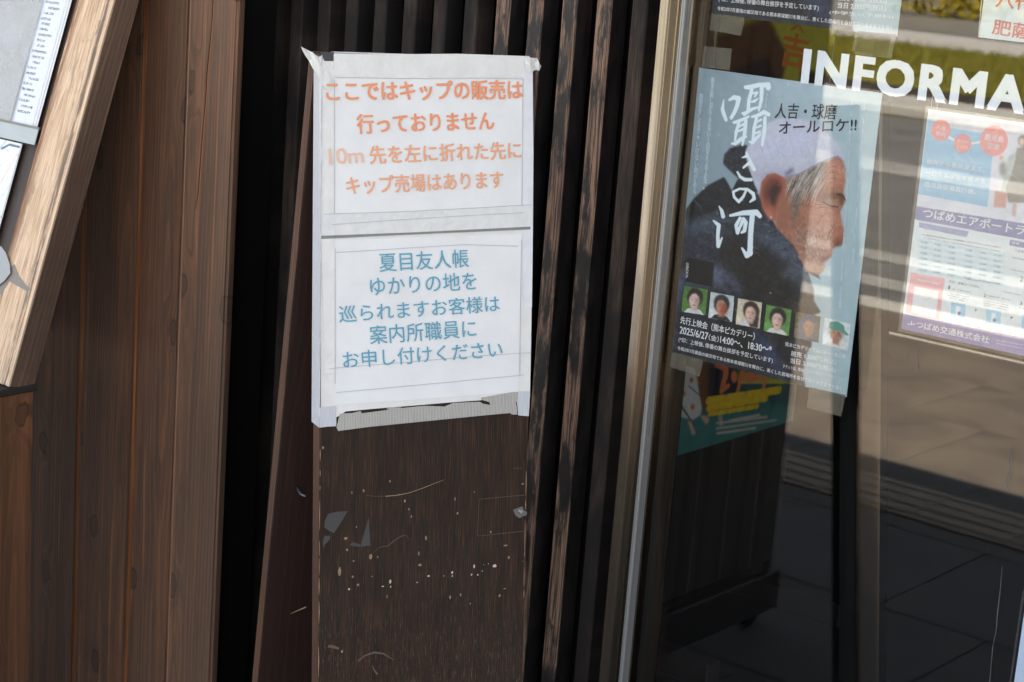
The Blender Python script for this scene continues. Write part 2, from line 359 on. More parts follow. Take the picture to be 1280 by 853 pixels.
# ---------------------------------------------------------------- printed pictures (flat print as coloured fine grids)
class Canvas:
    def __init__(s, pl, off, corners, res=.0011, base=(255, 255, 255), ab=None):
        s.pl, s.off, s.res = pl, off, res
        if ab is None:
            q = [pl.ab(x, y, off) for x, y in corners]
            s.a0 = (q[0][0]+q[3][0])/2; s.a1 = (q[1][0]+q[2][0])/2; s.b1 = (q[0][1]+q[1][1])/2; s.b0 = (q[2][1]+q[3][1])/2
        else: s.a0, s.a1, s.b0, s.b1 = ab
        s.w = max(2, int(abs(s.a1-s.a0)/res)); s.h = max(2, int((s.b1-s.b0)/res))
        s.im = np.ones((s.h, s.w, 3))*np.array(base, float)
    def xy(s, pts):
        o = []
        for x, y in pts:
            a, b = s.pl.ab(x, y, s.off); o.append(((a-s.a0)/(s.a1-s.a0)*s.w, (s.b1-b)/(s.b1-s.b0)*s.h))
        return np.array(o)
    def blur(s, mk, r):
        r = int(round(r))
        for _ in range(2):
            if r < 1: break
            k = 2*r+1; p = np.pad(mk, r, mode='edge'); cs = np.cumsum(np.pad(p, ((1, 0), (0, 0))), 0); p = (cs[k:]-cs[:-k])/k
            cs = np.cumsum(np.pad(p, ((0, 0), (1, 0))), 1); mk = (cs[:, k:]-cs[:, :-k])/k
        return mk
    def mask(s, q):
        yy, xx = np.mgrid[0:s.h, 0:s.w]; acc = np.zeros((s.h, s.w))
        for dx, dy in ((.25, .25), (.75, .25), (.25, .75), (.75, .75)):
            X = xx+dx; Y = yy+dy; ins = np.zeros((s.h, s.w), bool); n = len(q)
            for i in range(n):
                x1, y1 = q[i]; x2, y2 = q[(i+1) % n]
                if y1 == y2: continue
                c = ((y1 > Y) != (y2 > Y)) & (X < (x2-x1)*(Y-y1)/(y2-y1)+x1); ins ^= c
            acc += ins
        return acc/4
    def put(s, mk, c, a=1.0):
        mk = (mk*a)[..., None]; s.im = s.im*(1-mk)+np.array(c, float)*mk
    def poly(s, pts, c, bl=0, a=1.0, clip=None):
        mk = s.blur(s.mask(s.xy(pts)), bl)
        if clip is not None: mk = mk*clip
        s.put(mk, c, a); return mk
    def ell(s, x, y, rx, ry, c, bl=0, a=1.0, rot=0, clip=None):
        t = np.linspace(0, 2*math.pi, 28)[:-1]; cr, sr = math.cos(rot), math.sin(rot)
        return s.poly([(x+rx*math.cos(k)*cr-ry*math.sin(k)*sr, y+rx*math.cos(k)*sr+ry*math.sin(k)*cr) for k in t], c, bl, a, clip)
    def stroke(s, pts, ws, c, a=1.0):
        ws = [w_*1.3 for w_ in ws]
        "polyline with a width (photo px) at each point"
        q = s.xy(pts); k = s.w/abs(s.xy([(pts[0][0]+10, pts[0][1])])[0][0]-q[0][0])/s.w*10
        sc = 1/k if k else 1; yy, xx = np.mgrid[0:s.h, 0:s.w]+.5; mk = np.zeros((s.h, s.w))
        for i in range(len(q)-1):
            (x1, y1), (x2, y2) = q[i], q[i+1]; w1, w2 = ws[i]*sc/2, ws[i+1]*sc/2
            d = (x2-x1)**2+(y2-y1)**2 or 1e-6; t = np.clip(((xx-x1)*(x2-x1)+(yy-y1)*(y2-y1))/d, 0, 1)
            dist = np.hypot(xx-x1-t*(x2-x1), yy-y1-t*(y2-y1)); mk = np.maximum(mk, np.clip((w1+(w2-w1)*t)-dist+.5, 0, 1))
        s.put(mk, c, a); return mk
    def noise(s, amp, n=1, sx=1, sy=1, mk=None):
        z = RNG.normal(size=(s.h, s.w, 1))[..., 0]; z = s.blur(z, n) if n else z; z = z/(z.std()+1e-9)
        if mk is not None: z = z*mk
        s.im += (z*amp)[..., None]
    def grad(s, top, bot):
        t = np.linspace(0, 1, s.h)[:, None, None]; s.im = np.ones_like(s.im)*(np.array(top)*(1-t)+np.array(bot)*t)
    def build(s, name, parent, mat=None):
        W_, H_ = s.w, s.h; a = np.linspace(s.a0, s.a1, W_+1); b = np.linspace(s.b1, s.b0, H_+1)
        ca, cb = (s.a0+s.a1)/2, s.b0; A_, B_ = np.meshgrid(a-ca, b-cb)
        v = np.stack([A_, B_, np.zeros_like(A_)], -1).reshape(-1, 3).astype(np.float32)
        i = (np.arange(H_)[:, None]*(W_+1)+np.arange(W_)[None]).ravel()
        f = np.stack([i, i+W_+1, i+W_+2, i+1], 1).astype(np.int32)
        if s.a1 < s.a0: f = f[:, ::-1]
        me = bpy.data.meshes.new('print'); me.vertices.add(len(v)); me.vertices.foreach_set('co', v.ravel())
        me.loops.add(f.size); me.loops.foreach_set('vertex_index', f.ravel()); me.polygons.add(len(f))
        me.polygons.foreach_set('loop_start', np.arange(0, f.size, 4, dtype=np.int32)); me.polygons.foreach_set('loop_total', np.full(len(f), 4, np.int32)); me.update()
        at = me.color_attributes.new('ink', 'FLOAT_COLOR', 'CORNER')
        cc = np.ones((len(f), 4, 4), np.float32); cc[:, :, :3] = srgb(np.clip(s.im, 0, 255)).reshape(-1, 1, 3); at.data.foreach_set('color', cc.ravel())
        s3 = Matrix((s.pl.ex, s.pl.ey, s.pl.n)).transposed()
        return link(name, me, mat or PRINT, parent, s.pl.pt(ca, cb, s.off), s3)
g = G('printed_paper'); at = g.n('Attribute'); at.attribute_name = 'ink'; g.put(g.b.inputs['Base Color'], at.outputs['Color'])
PRINT = g.fin(None, .45, g.bump(g.noise(g.co(), 40, 3), .1, .002))
def Z(ox, oy, s): return lambda *pts: [(ox+x/s, oy+y/s) for x, y in pts]
# ---------------------------------------------------------------- ground, pavement, road (seen in the window's reflection)
def gm(x, y, z=0.0):
    r = ray(x, y); k = GY/r.y; X = CAM + r*k; r2 = Vector((r.x, -r.y, r.z)); s = (z-X.z)/r2.z
    return X + r2*s
def dist(x, y, z=0.0): return GY - gm(x, y, z).y
def sheet_xy(name, x0, x1, y0, y1, z, mat, kind='structure', parent=None):
    o = link(name, mesh([(x0, y0, 0), (x1, y0, 0), (x1, y1, 0), (x0, y1, 0)], [(0, 1, 2, 3)]), mat, parent, (0, 0, z))
    if kind: o['kind'] = kind
    return o
def stone(name, a, b, r=.85, sc=3, bump=.25):
    g = G(name); n = g.noise(g.co(), sc, 5, .6); n2 = g.noise(g.co(), 180, 3, .6)
    c = g.mix(g.mr(n, .3, .7), col(a), col(b)); c = g.mix(g.ma('MULTIPLY', g.mr(n2, .5, .7), .35), c, tuple(v*.5 for v in col(a)[:3])+(1,))
    c = g.mix(g.ma('MULTIPLY', g.rnd(), .25), c, tuple(v*.6 for v in col(b)[:3])+(1,))
    return g.fin(c, r, g.bump(n2, bump, .003))
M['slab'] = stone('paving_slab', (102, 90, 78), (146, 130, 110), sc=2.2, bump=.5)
M['slab_shade'] = stone('shaded_paving_slab', (66, 65, 64), (86, 84, 82), sc=2.2)  # darker slab copy for rows inside the eave shadow, shade put into colour
M['asphalt'] = stone('worn_asphalt', (112, 108, 100), (134, 129, 120), sc=1.5)
M['soil'] = stone('dark_soil', (52, 44, 36), (80, 66, 50))
M['kerb'] = stone('kerb_stone', (200, 192, 176), (220, 212, 196), bump=.1)
M['line'] = stone('road_paint', (160, 154, 142), (190, 184, 172), bump=.1)
M['far'] = stone('far_ground', (120, 112, 98), (150, 142, 124), sc=.2)
M['path'] = stone('pale_path', (206, 196, 182), (222, 214, 200))
M['tactile'] = stone('tactile_tile', (126, 118, 106), (146, 138, 124))
g = G('mown_grass'); n = g.noise(g.co(), 1.3, 4, .6); M['grass'] = g.fin(g.mix(n, col((124, 120, 32)), col((158, 146, 52))), .8)
g = G('yellow_flowers'); M['yellow'] = g.fin(g.mix(g.noise(g.co(), 9), col((214, 178, 30)), col((96, 104, 30))), .7)

KERB = GY - dist(1130, 388)
sheet_xy('ground', -400, 400, -400, 400, -.125, M['far'])
sheet_xy('road', -60, 30, GY-dist(1130, 150, -.12), KERB, -.12, M['asphalt'])
bed = sheet_xy('pavement', -14, 6, KERB, GY+.02, -.012, M['soil'])
sx = .60
slab_me = {}
ys = np.arange(GY-.02, KERB+.1, -sx)
for j, y in enumerate(ys):
    y2 = max(y-sx, KERB+.08)
    x = -7.2 + (.3 if j % 2 else 0)
    while x < 1.8:
        key = round(y-y2, 3)
        if key not in slab_me: slab_me[key] = box_me(.002, sx-.002, -(y-y2)+.002, -.002, -.012, .0, .003)
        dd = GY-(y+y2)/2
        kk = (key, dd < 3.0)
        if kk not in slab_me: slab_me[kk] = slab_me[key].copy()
        link('paving_slab', slab_me[kk], M['slab_shade'] if dd < 3.0 else M['slab'], bed, (x, y, .0)); x += sx
k = link('kerb', box_me(-.0, 24, -.15, 0, -.13, .012, .012), M['kerb'], None, (-18, KERB+.07, 0)); k['kind'] = 'structure'
# raised guide bars for the blind, in front of the door
ty = [GY-dist(1099, q) for q in (604, 613, 622, 631)]
for i in range(20):
    x = -6.3+i*.3
    t = link('tactile_tile', box_me(.003, .297, ty[0]-ty[3]-.07 if False else -.15, .15, 0, .006, .002), M['tactile'], bed, (x, (ty[0]+ty[3])/2, .0005))
    bm = bmesh.new()
    for q in (-.1125, -.0375, .0375, .1125):
        r_ = bmesh.ops.create_cube(bm, size=1)
        for v in r_['verts']: v.co = Vector((.15+v.co.x*.27, q+v.co.y*(.034 if v.co.z < 0 else .024), .008+v.co.z*.008))
    me = bpy.data.meshes.new('m'); bm.to_mesh(me); bm.free()
    link('guide_bars', me, M['tactile'], t, (x, (ty[0]+ty[3])/2, .0005))
# road markings parallel to the kerb
for (ya, yb) in ((205, 220), (320, 332), (353, 366)):
    y0, y1 = GY-dist(1130, ya, -.116), GY-dist(1130, yb, -.116)
    sheet_xy('road_marking', -30, 6, y0, y1, -.116, M['line'])
y0 = GY-dist(1130, 131, -.116); y1 = GY-dist(1130, 146, -.116)
k = link('far_kerb', box_me(0, 60, 0, y1-y0, -.13, -.02, .02), M['kerb'], None, (-50, y0, 0)); k['kind'] = 'structure'
ys0 = GY-dist(1200, 118, -.1); yp = GY-dist(1200, 65, -.1)
sheet_xy('soil_strip', -60, 10, ys0, y0, -.10, M['soil'])
sheet_xy('lawn_ground', -60, 10, yp, ys0, -.095, M['grass'])
# grass blades on the lawn (one mass nobody could count)
N = 26000; bx = RNG.uniform(-22, -4, N); by = RNG.uniform(yp, ys0, N); hh = RNG.uniform(.05, .13, N); an = RNG.uniform(0, 6.28, N); ln = RNG.normal(0, .03, (N, 2))
v = np.zeros((N, 3, 3), np.float32); w_ = .012
v[:, 0] = np.stack([bx-w_*np.cos(an), by-w_*np.sin(an), np.full(N, -.095)], 1); v[:, 1] = np.stack([bx+w_*np.cos(an), by+w_*np.sin(an), np.full(N, -.095)], 1); v[:, 2] = np.stack([bx+ln[:, 0], by+ln[:, 1], -.095+hh], 1)
me = bpy.data.meshes.new('m'); me.from_pydata(v.reshape(-1, 3).tolist(), [], (np.arange(N*3).reshape(-1, 3)).tolist()); me.update()
tag(link('grass', me, M['grass']), 'mown green grass verge across the road', 'grass', kind='stuff')
sheet_xy('path', -60, 10, yp-3.2, yp, -.09, M['path'])
# flowering clump beyond the path
fc = gm(1168, 22, -.1); bm = bmesh.new()
for i in range(500):
    a, r_, z = random.uniform(0, 6.28), random.uniform(0, .9), random.uniform(0, .7)
    c = Vector((fc.x+r_*math.cos(a)*1.6, fc.y-1+r_*math.sin(a), -.08+z*(1-.5*r_))); s_ = .07
    d = Vector((random.gauss(0, 1), random.gauss(0, 1), random.gauss(0, 1))).normalized(); e = d.orthogonal().normalized(); f_ = d.cross(e)
    bm.faces.new([bm.verts.new(c+e*s_), bm.verts.new(c+f_*s_), bm.verts.new(c-e*s_), bm.verts.new(c-f_*s_)])
me = bpy.data.meshes.new('m'); bm.to_mesh(me); bm.free()
tag(link('flower_clump', me, M['yellow']), 'yellow flowering clump beyond the pale path', 'plant', kind='stuff')

# ---------------------------------------------------------------- building shell
SY = 2.335            # front of the battens
bx_ = root('building', 'traditional station shopfront building with deep eaves', 'building', (0, GY, 0))
XF0 = XY(786, GY-.03)                      # left edge of the metal frame
box('back_wall', (-9, XF0-.012, SY+.055, SY+.07, 0, 3.0), M['black'], bx_)
box('upper_wall', (-9, 5, GY+.02, GY+.3, 3.0, 3.6), M['plaster'], bx_)
box('lintel', (XF0-.012, 5, GY-.01, GY+.2, 2.35, 3.0), M['board'], bx_, .004)
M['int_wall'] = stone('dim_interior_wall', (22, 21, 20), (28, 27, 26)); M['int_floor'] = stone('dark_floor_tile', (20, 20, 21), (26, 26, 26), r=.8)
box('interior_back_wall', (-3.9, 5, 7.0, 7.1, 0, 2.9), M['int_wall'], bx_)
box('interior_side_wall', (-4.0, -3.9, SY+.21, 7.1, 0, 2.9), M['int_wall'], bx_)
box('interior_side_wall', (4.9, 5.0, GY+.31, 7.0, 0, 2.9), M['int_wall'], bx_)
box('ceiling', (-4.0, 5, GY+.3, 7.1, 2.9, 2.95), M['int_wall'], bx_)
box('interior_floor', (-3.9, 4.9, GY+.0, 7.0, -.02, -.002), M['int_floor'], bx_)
box('roof', (-9, 5, 1.10, 7.2, 3.22, 3.34), M['plaster'], bx_)
box('side_wall', (4.6, 5, GY-.02, GY+.01, 0, 3.0), M['plaster'], bx_)

# battens
sw = root('slatted_screen', 'dark screen of worn black vertical wooden battens beside the window frame', 'screen', (XY(500, SY), SY, 0))
xa, xb = XY(703, SY, 0), XY(331, SY, 0); pitch = (xa-xb)/10
slat_m = box_me(0, .0285, 0, .042, 0, 2.98, .002)
slat_m.transform(Matrix.Translation((-.01425, -.021, 0))); slat_d = slat_m.copy()
for i in range(-4, 13):
    x = xb+pitch*i
    if x+.03 > XF0: x = XF0-.036
    o = link('batten', slat_m if 7 < i < 12 else slat_d, M['slat'] if 7 < i < 12 else M['slat_dull'], sw, (x+.01425, SY+.021, .02))
box('rail', (xb-.3, XF0-.02, SY+.042, SY+.054, 1.9, 1.96), M['slat_dull'], sw); box('rail', (xb-.3, XF0-.02, SY+.042, SY+.054, .25, .31), M['slat_dull'], sw)

# ---------------------------------------------------------------- boarded wall on the left
LY = 2.20; LP = facade(LY)
lw = root('boarded_wall', 'brown stained vertical board wall with orange grooves beside the battens', 'wall', (XY(150, LY), LY, 0))
M['highlight_wood'] = wood('groove_highlight_wood', (110, 70, 44), (156, 108, 74), (196, 144, 104), knots=False, rough=.5)
xs = [LP.P(103.6, 300).x, LP.P(173, 300).x, LP.P(229, 300).x]; xe = LP.P(289.5, 300).x
edges = [xs[0]-.158*k for k in range(20, 0, -1)] + xs
gw = .0125
for i in range(len(edges)-1):
    x0, x1 = edges[i]+gw*.5, edges[i+1]-gw*.5
    me = box_me(-(x1-x0)/2, (x1-x0)/2, 0, .018, 0, 2.95, .0025, 2)
    link('plank', me, M['board'], lw, ((x0+x1)/2, LY, .03))
    box('groove_highlight', (x1+gw-.0035, x1+gw-.0002, LY+.0005, LY+.0034, .03, 2.9), M['highlight_wood'], lw, .0012, 2)  # light strip that paints the highlight line along each groove
    box('tongue', (x1-.001, x1+gw+.001, LY+.0035, LY+.017, .03, 2.98), M['groove'], lw)
tm = box_me(-(xe-xs[2]-gw*.35)/2, (xe-xs[2]-gw*.35)/2, -.008, .012, 0, 2.95, .0045, 3)
link('corner_board', tm, M['board_trim'], lw, ((xe+xs[2]+gw*.35)/2, LY, .03))
# split in the corner board
sp = [(266, 0), (265, 20), (262.5, 52), (258.5, 90), (257, 120), (253, 165), (249.5, 213), (247, 245), (244, 262)]
crp = facade(LY-.0085)
box('arris_highlight', (xs[2]+gw*.35-.0005, xs[2]+gw*.35+.0035, LY-.0075, LY+.004, .03, 2.9), plain((168, 134, 110), .6), lw, .0015, 2)  # highlight on the rounded board edge, painted as a pale strip
M['split'] = plain((64, 36, 20), .9); M['split_lip'] = plain((176, 118, 74), .8)
def ribbon(name, pl, pts, ws, off, mat, parent, th=.0004, ab=False):
    q = [(p if ab else pl.ab(p[0], p[1], off)) for p in pts]; L_, R_ = [], []
    for i, p in enumerate(q):
        a = Vector(q[max(i-1, 0)]); b = Vector(q[min(i+1, len(q)-1)]); d = (b-a).normalized(); nrm = Vector((-d.y, d.x)); w = (ws[i] if hasattr(ws, '__len__') else ws)/2
        L_.append((p[0]+nrm.x*w, p[1]+nrm.y*w)); R_.append((p[0]-nrm.x*w, p[1]-nrm.y*w))
    return sheet_ab(name, pl, L_+R_[::-1], off, mat, parent, th)
ribbon('split', crp, sp, [.0018, .0015, .002, .0026, .0018, .0024, .0022, .0015, .0006], .0004, M['split'], lw)
ribbon('split_lip', crp, [(x+1.6, y) for x, y in sp], [.001, .001, .0012, .001, .001, .0012, .001, .0008, .0004], .0004, M['split_lip'], lw)
box('wall_frame', (edges[0], xe-.02, LY+.0185, LY+.10, 0, 3.0), M['black'], lw)

# ---------------------------------------------------------------- metal window frame and glass
wn = root('shop_window', 'bronze metal framed shop window with posters taped inside and white lettering', 'window', (XF0, GY, 0))
def fx(x, Y, y=426): return XY(x, Y, y)
H1 = 2.33
box('frame', (fx(786, GY-.035), fx(798.5, GY-.035), GY-.035, GY+.06, 0, H1), M['bronze_light'], wn, .0025, 2)
box('frame', (fx(798.8, GY-.024), fx(811, GY-.024), GY-.024, GY+.055, 0, H1), M['bronze'], wn, .002, 2)
box('glazing_bead', (fx(811.2, GY-.028), fx(816.5, GY-.028), GY-.028, GY+.04, 0, H1), M['bead'], wn, .003, 3)
box('stop', (fx(817, GY-.012), fx(826, GY-.012), GY-.012, GY+.03, 0, H1), M['bronze'], wn, .003, 3)
box('door_stile', (fx(827, GY+.012), fx(858, GY+.012), GY+.012, GY+.022, 0, H1), M['bronze_dark'], wn, .004, 3)
gx0 = fx(826, GY-.012)
box('pane', (gx0+.004, 2.6, GY, GY+.005, .03, H1-.02), M['glass'], wn)
box('bottom_rail', (gx0, 2.6, GY-.014, GY+.03, -.0, .10), M['bronze_dark'], wn, .004)
box('frame', (2.6, 2.68, GY-.03, GY+.06, 0, H1), M['bronze'], wn, .003)

# ---------------------------------------------------------------- A-board
bb = R(28+39); LEAN = R(6.8)
bt = Vector((math.cos(bb), math.sin(bb), 0)); bk = Vector((-math.sin(bb), math.cos(bb), 0))
bu = Vector((bk.x*math.sin(LEAN), bk.y*math.sin(LEAN), math.cos(LEAN)))
tmp = Plane(CAM + ray(531, 98)*1.0, bt, bu); w_ = tmp.ab(653.5, 99)[0]-tmp.ab(417, 97)[0]
BP = Plane(CAM + ray(531, 98)*(.297/w_), bt, bu)
aL = (BP.ab(399.5, 100)[0]+BP.ab(401.5, 800)[0])/2; aR = (BP.ab(664, 100)[0]+BP.ab(658.4, 800)[0])/2
bT = (BP.ab(410, 68)[1]+BP.ab(660, 72)[1])/2; bB = -BP.O.z/bu.z
print('BOARD', BP.O, 'w', aR-aL, 'top z', BP.pt(0, bT).z, 'right Y', BP.pt(aR, bT).y, 'left', BP.pt(aL, bT))
TH = .022
def board_mat():
    g = G('dark_veneer'); o = g.sep(g.co())
    v = g.comb(o[0], o[1], g.ma('MULTIPLY', o[2], .03)); f1 = g.noise(v, 620, 3, .6); f2 = g.noise(v, 60, 4, .6); big = g.noise(g.co(), 5, 4, .6)
    c = g.mix(g.mr(f2, .3, .7), col((35, 26, 21)), col((51, 36, 27)))
    c = g.mix(g.mr(big, .38, .66, 0, .6), c, col((44, 37, 31)))
    c = g.mix(g.ma('MULTIPLY', g.mr(f1, .5, .68), .5), c, col((92, 62, 42)))
    c = g.mix(g.ma('MULTIPLY', g.mr(f1, .5, .36), .5), c, col((22, 17, 15)))
    # pale worn pores, thicker lower down where rain splashes
    wz = g.mr(g.ma('ADD', o[2], g.ma('MULTIPLY', g.noise(g.co(), 9, 3), .3)), .95, .55, 0, 1)
    pr = g.noise(g.comb(o[0], o[1], g.ma('MULTIPLY', o[2], .035)), 1300, 3, .7)
    c = g.mix(g.ma('MULTIPLY', g.mr(pr, .58, .68), g.ma('MULTIPLY', wz, .6)), c, col((150, 138, 124)))
    d = g.vor(g.comb(o[0], o[1], g.ma('MULTIPLY', o[2], .6)), 62); rs = g.vor(g.comb(o[0], o[1], g.ma('MULTIPLY', o[2], .6)), 62, out='Color')
    rr = g.sep(rs)[0]
    c = g.mix(g.ma('MULTIPLY', g.mr(d, .06, .10, 1, 0), g.mr(rr, .84, .86)), c, col((170, 132, 100)))
    return g.fin(c, g.mr(f1, .3, .7, .6, .75), g.bump(f1, .25, .0006), spec=.22)
M['veneer'] = board_mat()
M['ply_edge'] = wood('plywood_edge', (54, 34, 24), (78, 50, 35), (130, 90, 60), knots=False, ring=.0022, rough=.7)
M['veneer_red'] = wood('reddish_dark_veneer', (34, 20, 15), (48, 28, 20), (66, 38, 26), knots=False, ring=.006, rough=.6, y0=.2)
s3 = Matrix((bt, -Vector(BP.n), bu)).transposed()            # local: x width, y into the board, z up the board
ba = root('sign_stand', 'dark wooden A-frame sign board standing between the board wall and window, paper notice on top', 'sign stand', (BP.pt((aL+aR)/2, bB).x, BP.pt((aL+aR)/2, bB).y, 0))
Wd = aR-aL
obox('front_panel', BP.pt((aL+aR)/2, bB), s3, ((-Wd/2, Wd/2), (0, TH-.004), (0.0, bT-bB)), M['veneer'], ba, .0012)
obox('panel_edging', BP.pt(aL, bB), s3, ((-.0012, .0), (.0006, TH), (0.0, bT-bB)), M['ply_edge'], ba)
obox('panel_edging', BP.pt(aR, bB), s3, ((.0, .0012), (.0006, TH), (0.0, bT-bB)), M['ply_edge'], ba)
obox('panel_backing', BP.pt((aL+aR)/2, bB), s3, ((-Wd/2, Wd/2), (TH-.0038, TH), (0.0, bT-bB)), M['veneer_red'], ba)
def proj(X):
    d = X-CAM; z = d.dot(CF); return 640+FPX*d.dot(CR)/z, 426.5-FPX*d.dot(CU)/z
hg = BP.pt(aL, bT) - Vector(BP.n)*(TH+.002)                    # hinge, left end
best = min(((abs((lambda q: q[0])(proj(hg.lerp(Vector((hg.x, hg.y, 0))+bk*D/100, .5)))-(341)), D/100) for D in range(0, 90)))
D = best[1]; print('splay', D, best, 'front foot', BP.pt(aL, bB), 'hinge', hg)
ft = Vector((hg.x, hg.y, 0))+bk*D; ub = (hg-ft).normalized(); nb = bt.cross(ub).normalized()
if nb.dot(bk) < 0: nb = -nb
s4 = Matrix((bt, nb, ub)).transposed(); Lb = (hg-ft).length
for t_ in (0, .25, .5, .75, 1): print('back edge', proj(ft.lerp(hg, t_)), proj(ft.lerp(hg, t_)+nb*TH))
obox('back_panel', ft+bt*Wd/2, s4, ((-Wd/2, Wd/2), (0, TH), (0, Lb-.004)), M['veneer_red'], ba, .0012)
obox('back_edging', ft, s4, ((-.0015, -.0002), (.0, TH), (0, Lb-.004)), M['ply_edge'], ba)
obox('back_edging', ft+bt*Wd, s4, ((.0002, .0015), (.0, TH), (0, Lb-.004)), M['ply_edge'], ba)
for t_ in (.2, .8):
    obox('hinge', hg+bt*Wd*t_, s3, ((-.03, .03), (-.014, .012), (.0005, .0025)), M['bronze_dark'], ba)
def tube(name, pts, r, mat, parent, n=8):
    bm = bmesh.new(); rings = []
    for i, p in enumerate(pts):
        a = Vector(pts[max(0, i-1)]); b = Vector(pts[min(len(pts)-1, i+1)]); d = (b-a).normalized(); e = d.orthogonal().normalized() if i == 0 else (e_-d*e_.dot(d)).normalized(); e_ = e; f_ = d.cross(e)
        rings.append([bm.verts.new(Vector(p)-Vector(pts[0])+(e*math.cos(2*math.pi*k/n)+f_*math.sin(2*math.pi*k/n))*r) for k in range(n)])
    for i in range(len(rings)-1):
        for k in range(n): bm.faces.new([rings[i][k], rings[i][(k+1) % n], rings[i+1][(k+1) % n], rings[i+1][k]])
    bm.faces.new(rings[0][::-1]); bm.faces.new(rings[-1]); bmesh.ops.recalc_face_normals(bm, faces=bm.faces[:])
    me = bpy.data.meshes.new('m'); bm.to_mesh(me); bm.free(); me.polygons.foreach_set('use_smooth', [True]*len(me.polygons))
    return link(name, me, mat, parent, pts[0])
M['steel'] = plain((150, 152, 156), .35, 1.0, 'dull_steel')
M['wire'] = plain((70, 84, 100), .4, .0, 'stay_wire')
p1 = BP.pt(*BP.ab(388, 624))-Vector(BP.n)*TH; bpl = Plane(ft, bt, ub); p2 = bpl.P(371, 609)
tube('stay_wire', [p1, p1.lerp(p2, .5)-Vector((0, 0, .004)), p2], .0016, M['wire'], ba)
p1 = BP.pt(*BP.ab(389, 764))-Vector(BP.n)*TH; p2 = bpl.P(362, 768); tube('stay_wire', [p1, p2], .001, plain((120, 96, 76), .8), ba)

# marks on the board: torn tape film, outline of a removed label, screw, scratches, chips
zb = Z(300, 520, 2.5625); zc = Z(380, 600, 4.2667)
M['residue'] = plain((58, 56, 57), .5, name='tape_residue'); M['scr'] = plain((140, 116, 94), .9); M['scr_dim'] = plain((96, 78, 66), .9); M['chip'] = plain((186, 180, 170), .9)
sheet('tape_residue', BP, zc((112, 215), (130, 182), (175, 170), (232, 168), (205, 215), (160, 285), (140, 275), (108, 255)), .0003, M['residue'], ba, .0001)
sheet('tape_residue', BP, zc((345, 200), (355, 350), (300, 357), (322, 285)), .0003, M['residue'], ba, .0001)
sheet('tape_residue', BP, zc((110, 300), (140, 298), (138, 318), (112, 345), (104, 365), (100, 330)), .0003, M['residue'], ba, .0001)
sheet('tape_residue', BP, zc((245, 345), (262, 333), (300, 345), (300, 357), (250, 352)), .0003, M['residue'], ba, .0001)
mm = .0009
ribbon('label_outline', BP, zc((1190, 80), (1120, 86), (935, 104), (925, 300), (1060, 286), (1190, 272)), .0007, .0003, M['scr_dim'], ba, .0001)
ribbon('scratch', BP, zc((435, 88), (500, 82), (560, 70), (640, 42), (700, 18), (748, 0)), [.0014, .0012, .001, .001, .0008, .0004], .0003, M['scr'], ba, .0001)
ribbon('scratch', BP, zc((330, 82), (380, 88), (430, 87)), .0005, .0003, M['scr_dim'], ba, .0001)
ribbon('scratch', BP, zc((368, 390), (400, 360), (450, 352), (480, 325), (520, 300), (545, 295), (560, 320)), [.0004, .0006, .001, .0012, .0009, .0006, .0004], .0003, M['scr_dim'], ba, .0001)
ribbon('scratch', BP, zc((183, 470), (180, 440), (190, 400)), .0005, .0003, M['scr_dim'], ba, .0001)
ribbon('scratch', BP, zb((378, 786), (400, 768), (430, 758), (460, 762), (492, 782)), [.002, .0022, .003, .0024, .0008], .0003, M['scr_dim'], ba, .0001)
ribbon('scratch', BP, zb((424, 800), (430, 815), (440, 828)), [.001, .002, .003], .0003, M['scr_dim'], ba, .0001)
ribbon('scratch', BP, zb((282, 738), (300, 740), (317, 746)), [.004, .0045, .003], .0003, M['scr_dim'], ba, .0001)
ribbon('scratch', BP, zc((1163, 433), (1186, 438)), .0008, .0003, M['scr_dim'], ba, .0001)
ribbon('scratch', BP, zb((875, 168), (903, 168)), .0006, .0003, M['scr_dim'], ba, .0001)
def chips(nm, lst, mat):
    bm = bmesh.new()
    for (x, y, rx, ry) in lst:
        c = BP.ab(x, y); k = random.uniform(5, 8); n_ = int(k); t0 = random.uniform(0, 6)
        vs = [bm.verts.new((c[0]+rx*random.uniform(.6, 1.2)*math.cos(t0+i*2*math.pi/n_), c[1]+ry*random.uniform(.6, 1.2)*math.sin(t0+i*2*math.pi/n_), .0004)) for i in range(n_)]
        bm.faces.new(vs)
    me = bpy.data.meshes.new('m'); bm.to_mesh(me); bm.free()
    return tag(link(nm, me, mat, ba, BP.O, Matrix((BP.ex, BP.ey, BP.n)).transposed()), kind='stuff')
def cz(pts): return [(380+x/4.2667, 600+y/4.2667, rx*.00028, ry*.00028) for x, y, rx, ry in pts]
chips('chips', cz([(318, 58, 5, 12), (255, 68, 4, 8), (458, 8, 5, 8), (805, 102, 4, 10), (818, 178, 6, 10), (558, 157, 5, 7), (572, 195, 5, 10), (650, 312, 6, 16), (612, 392, 4, 13), (355, 410, 9, 16), (392, 412, 4, 7),
    (190, 490, 10, 26), (258, 517, 7, 9), (288, 560, 7, 8), (222, 312, 12, 9), (230, 372, 7, 9), (618, 455, 12, 8), (1092, 415, 8, 11), (1075, 350, 14, 6), (1165, 22, 7, 7), (835, 612, 5, 10), (778, 628, 6, 12), (1042, 618, 9, 9), (885, 660, 5, 6), (443, 622, 4, 12), (280, 252, 5, 6), (505, 78, 4, 4), (1070, 580, 10, 4), (362, 515, 4, 5), (264, 432, 5, 5)]), M['scr'])
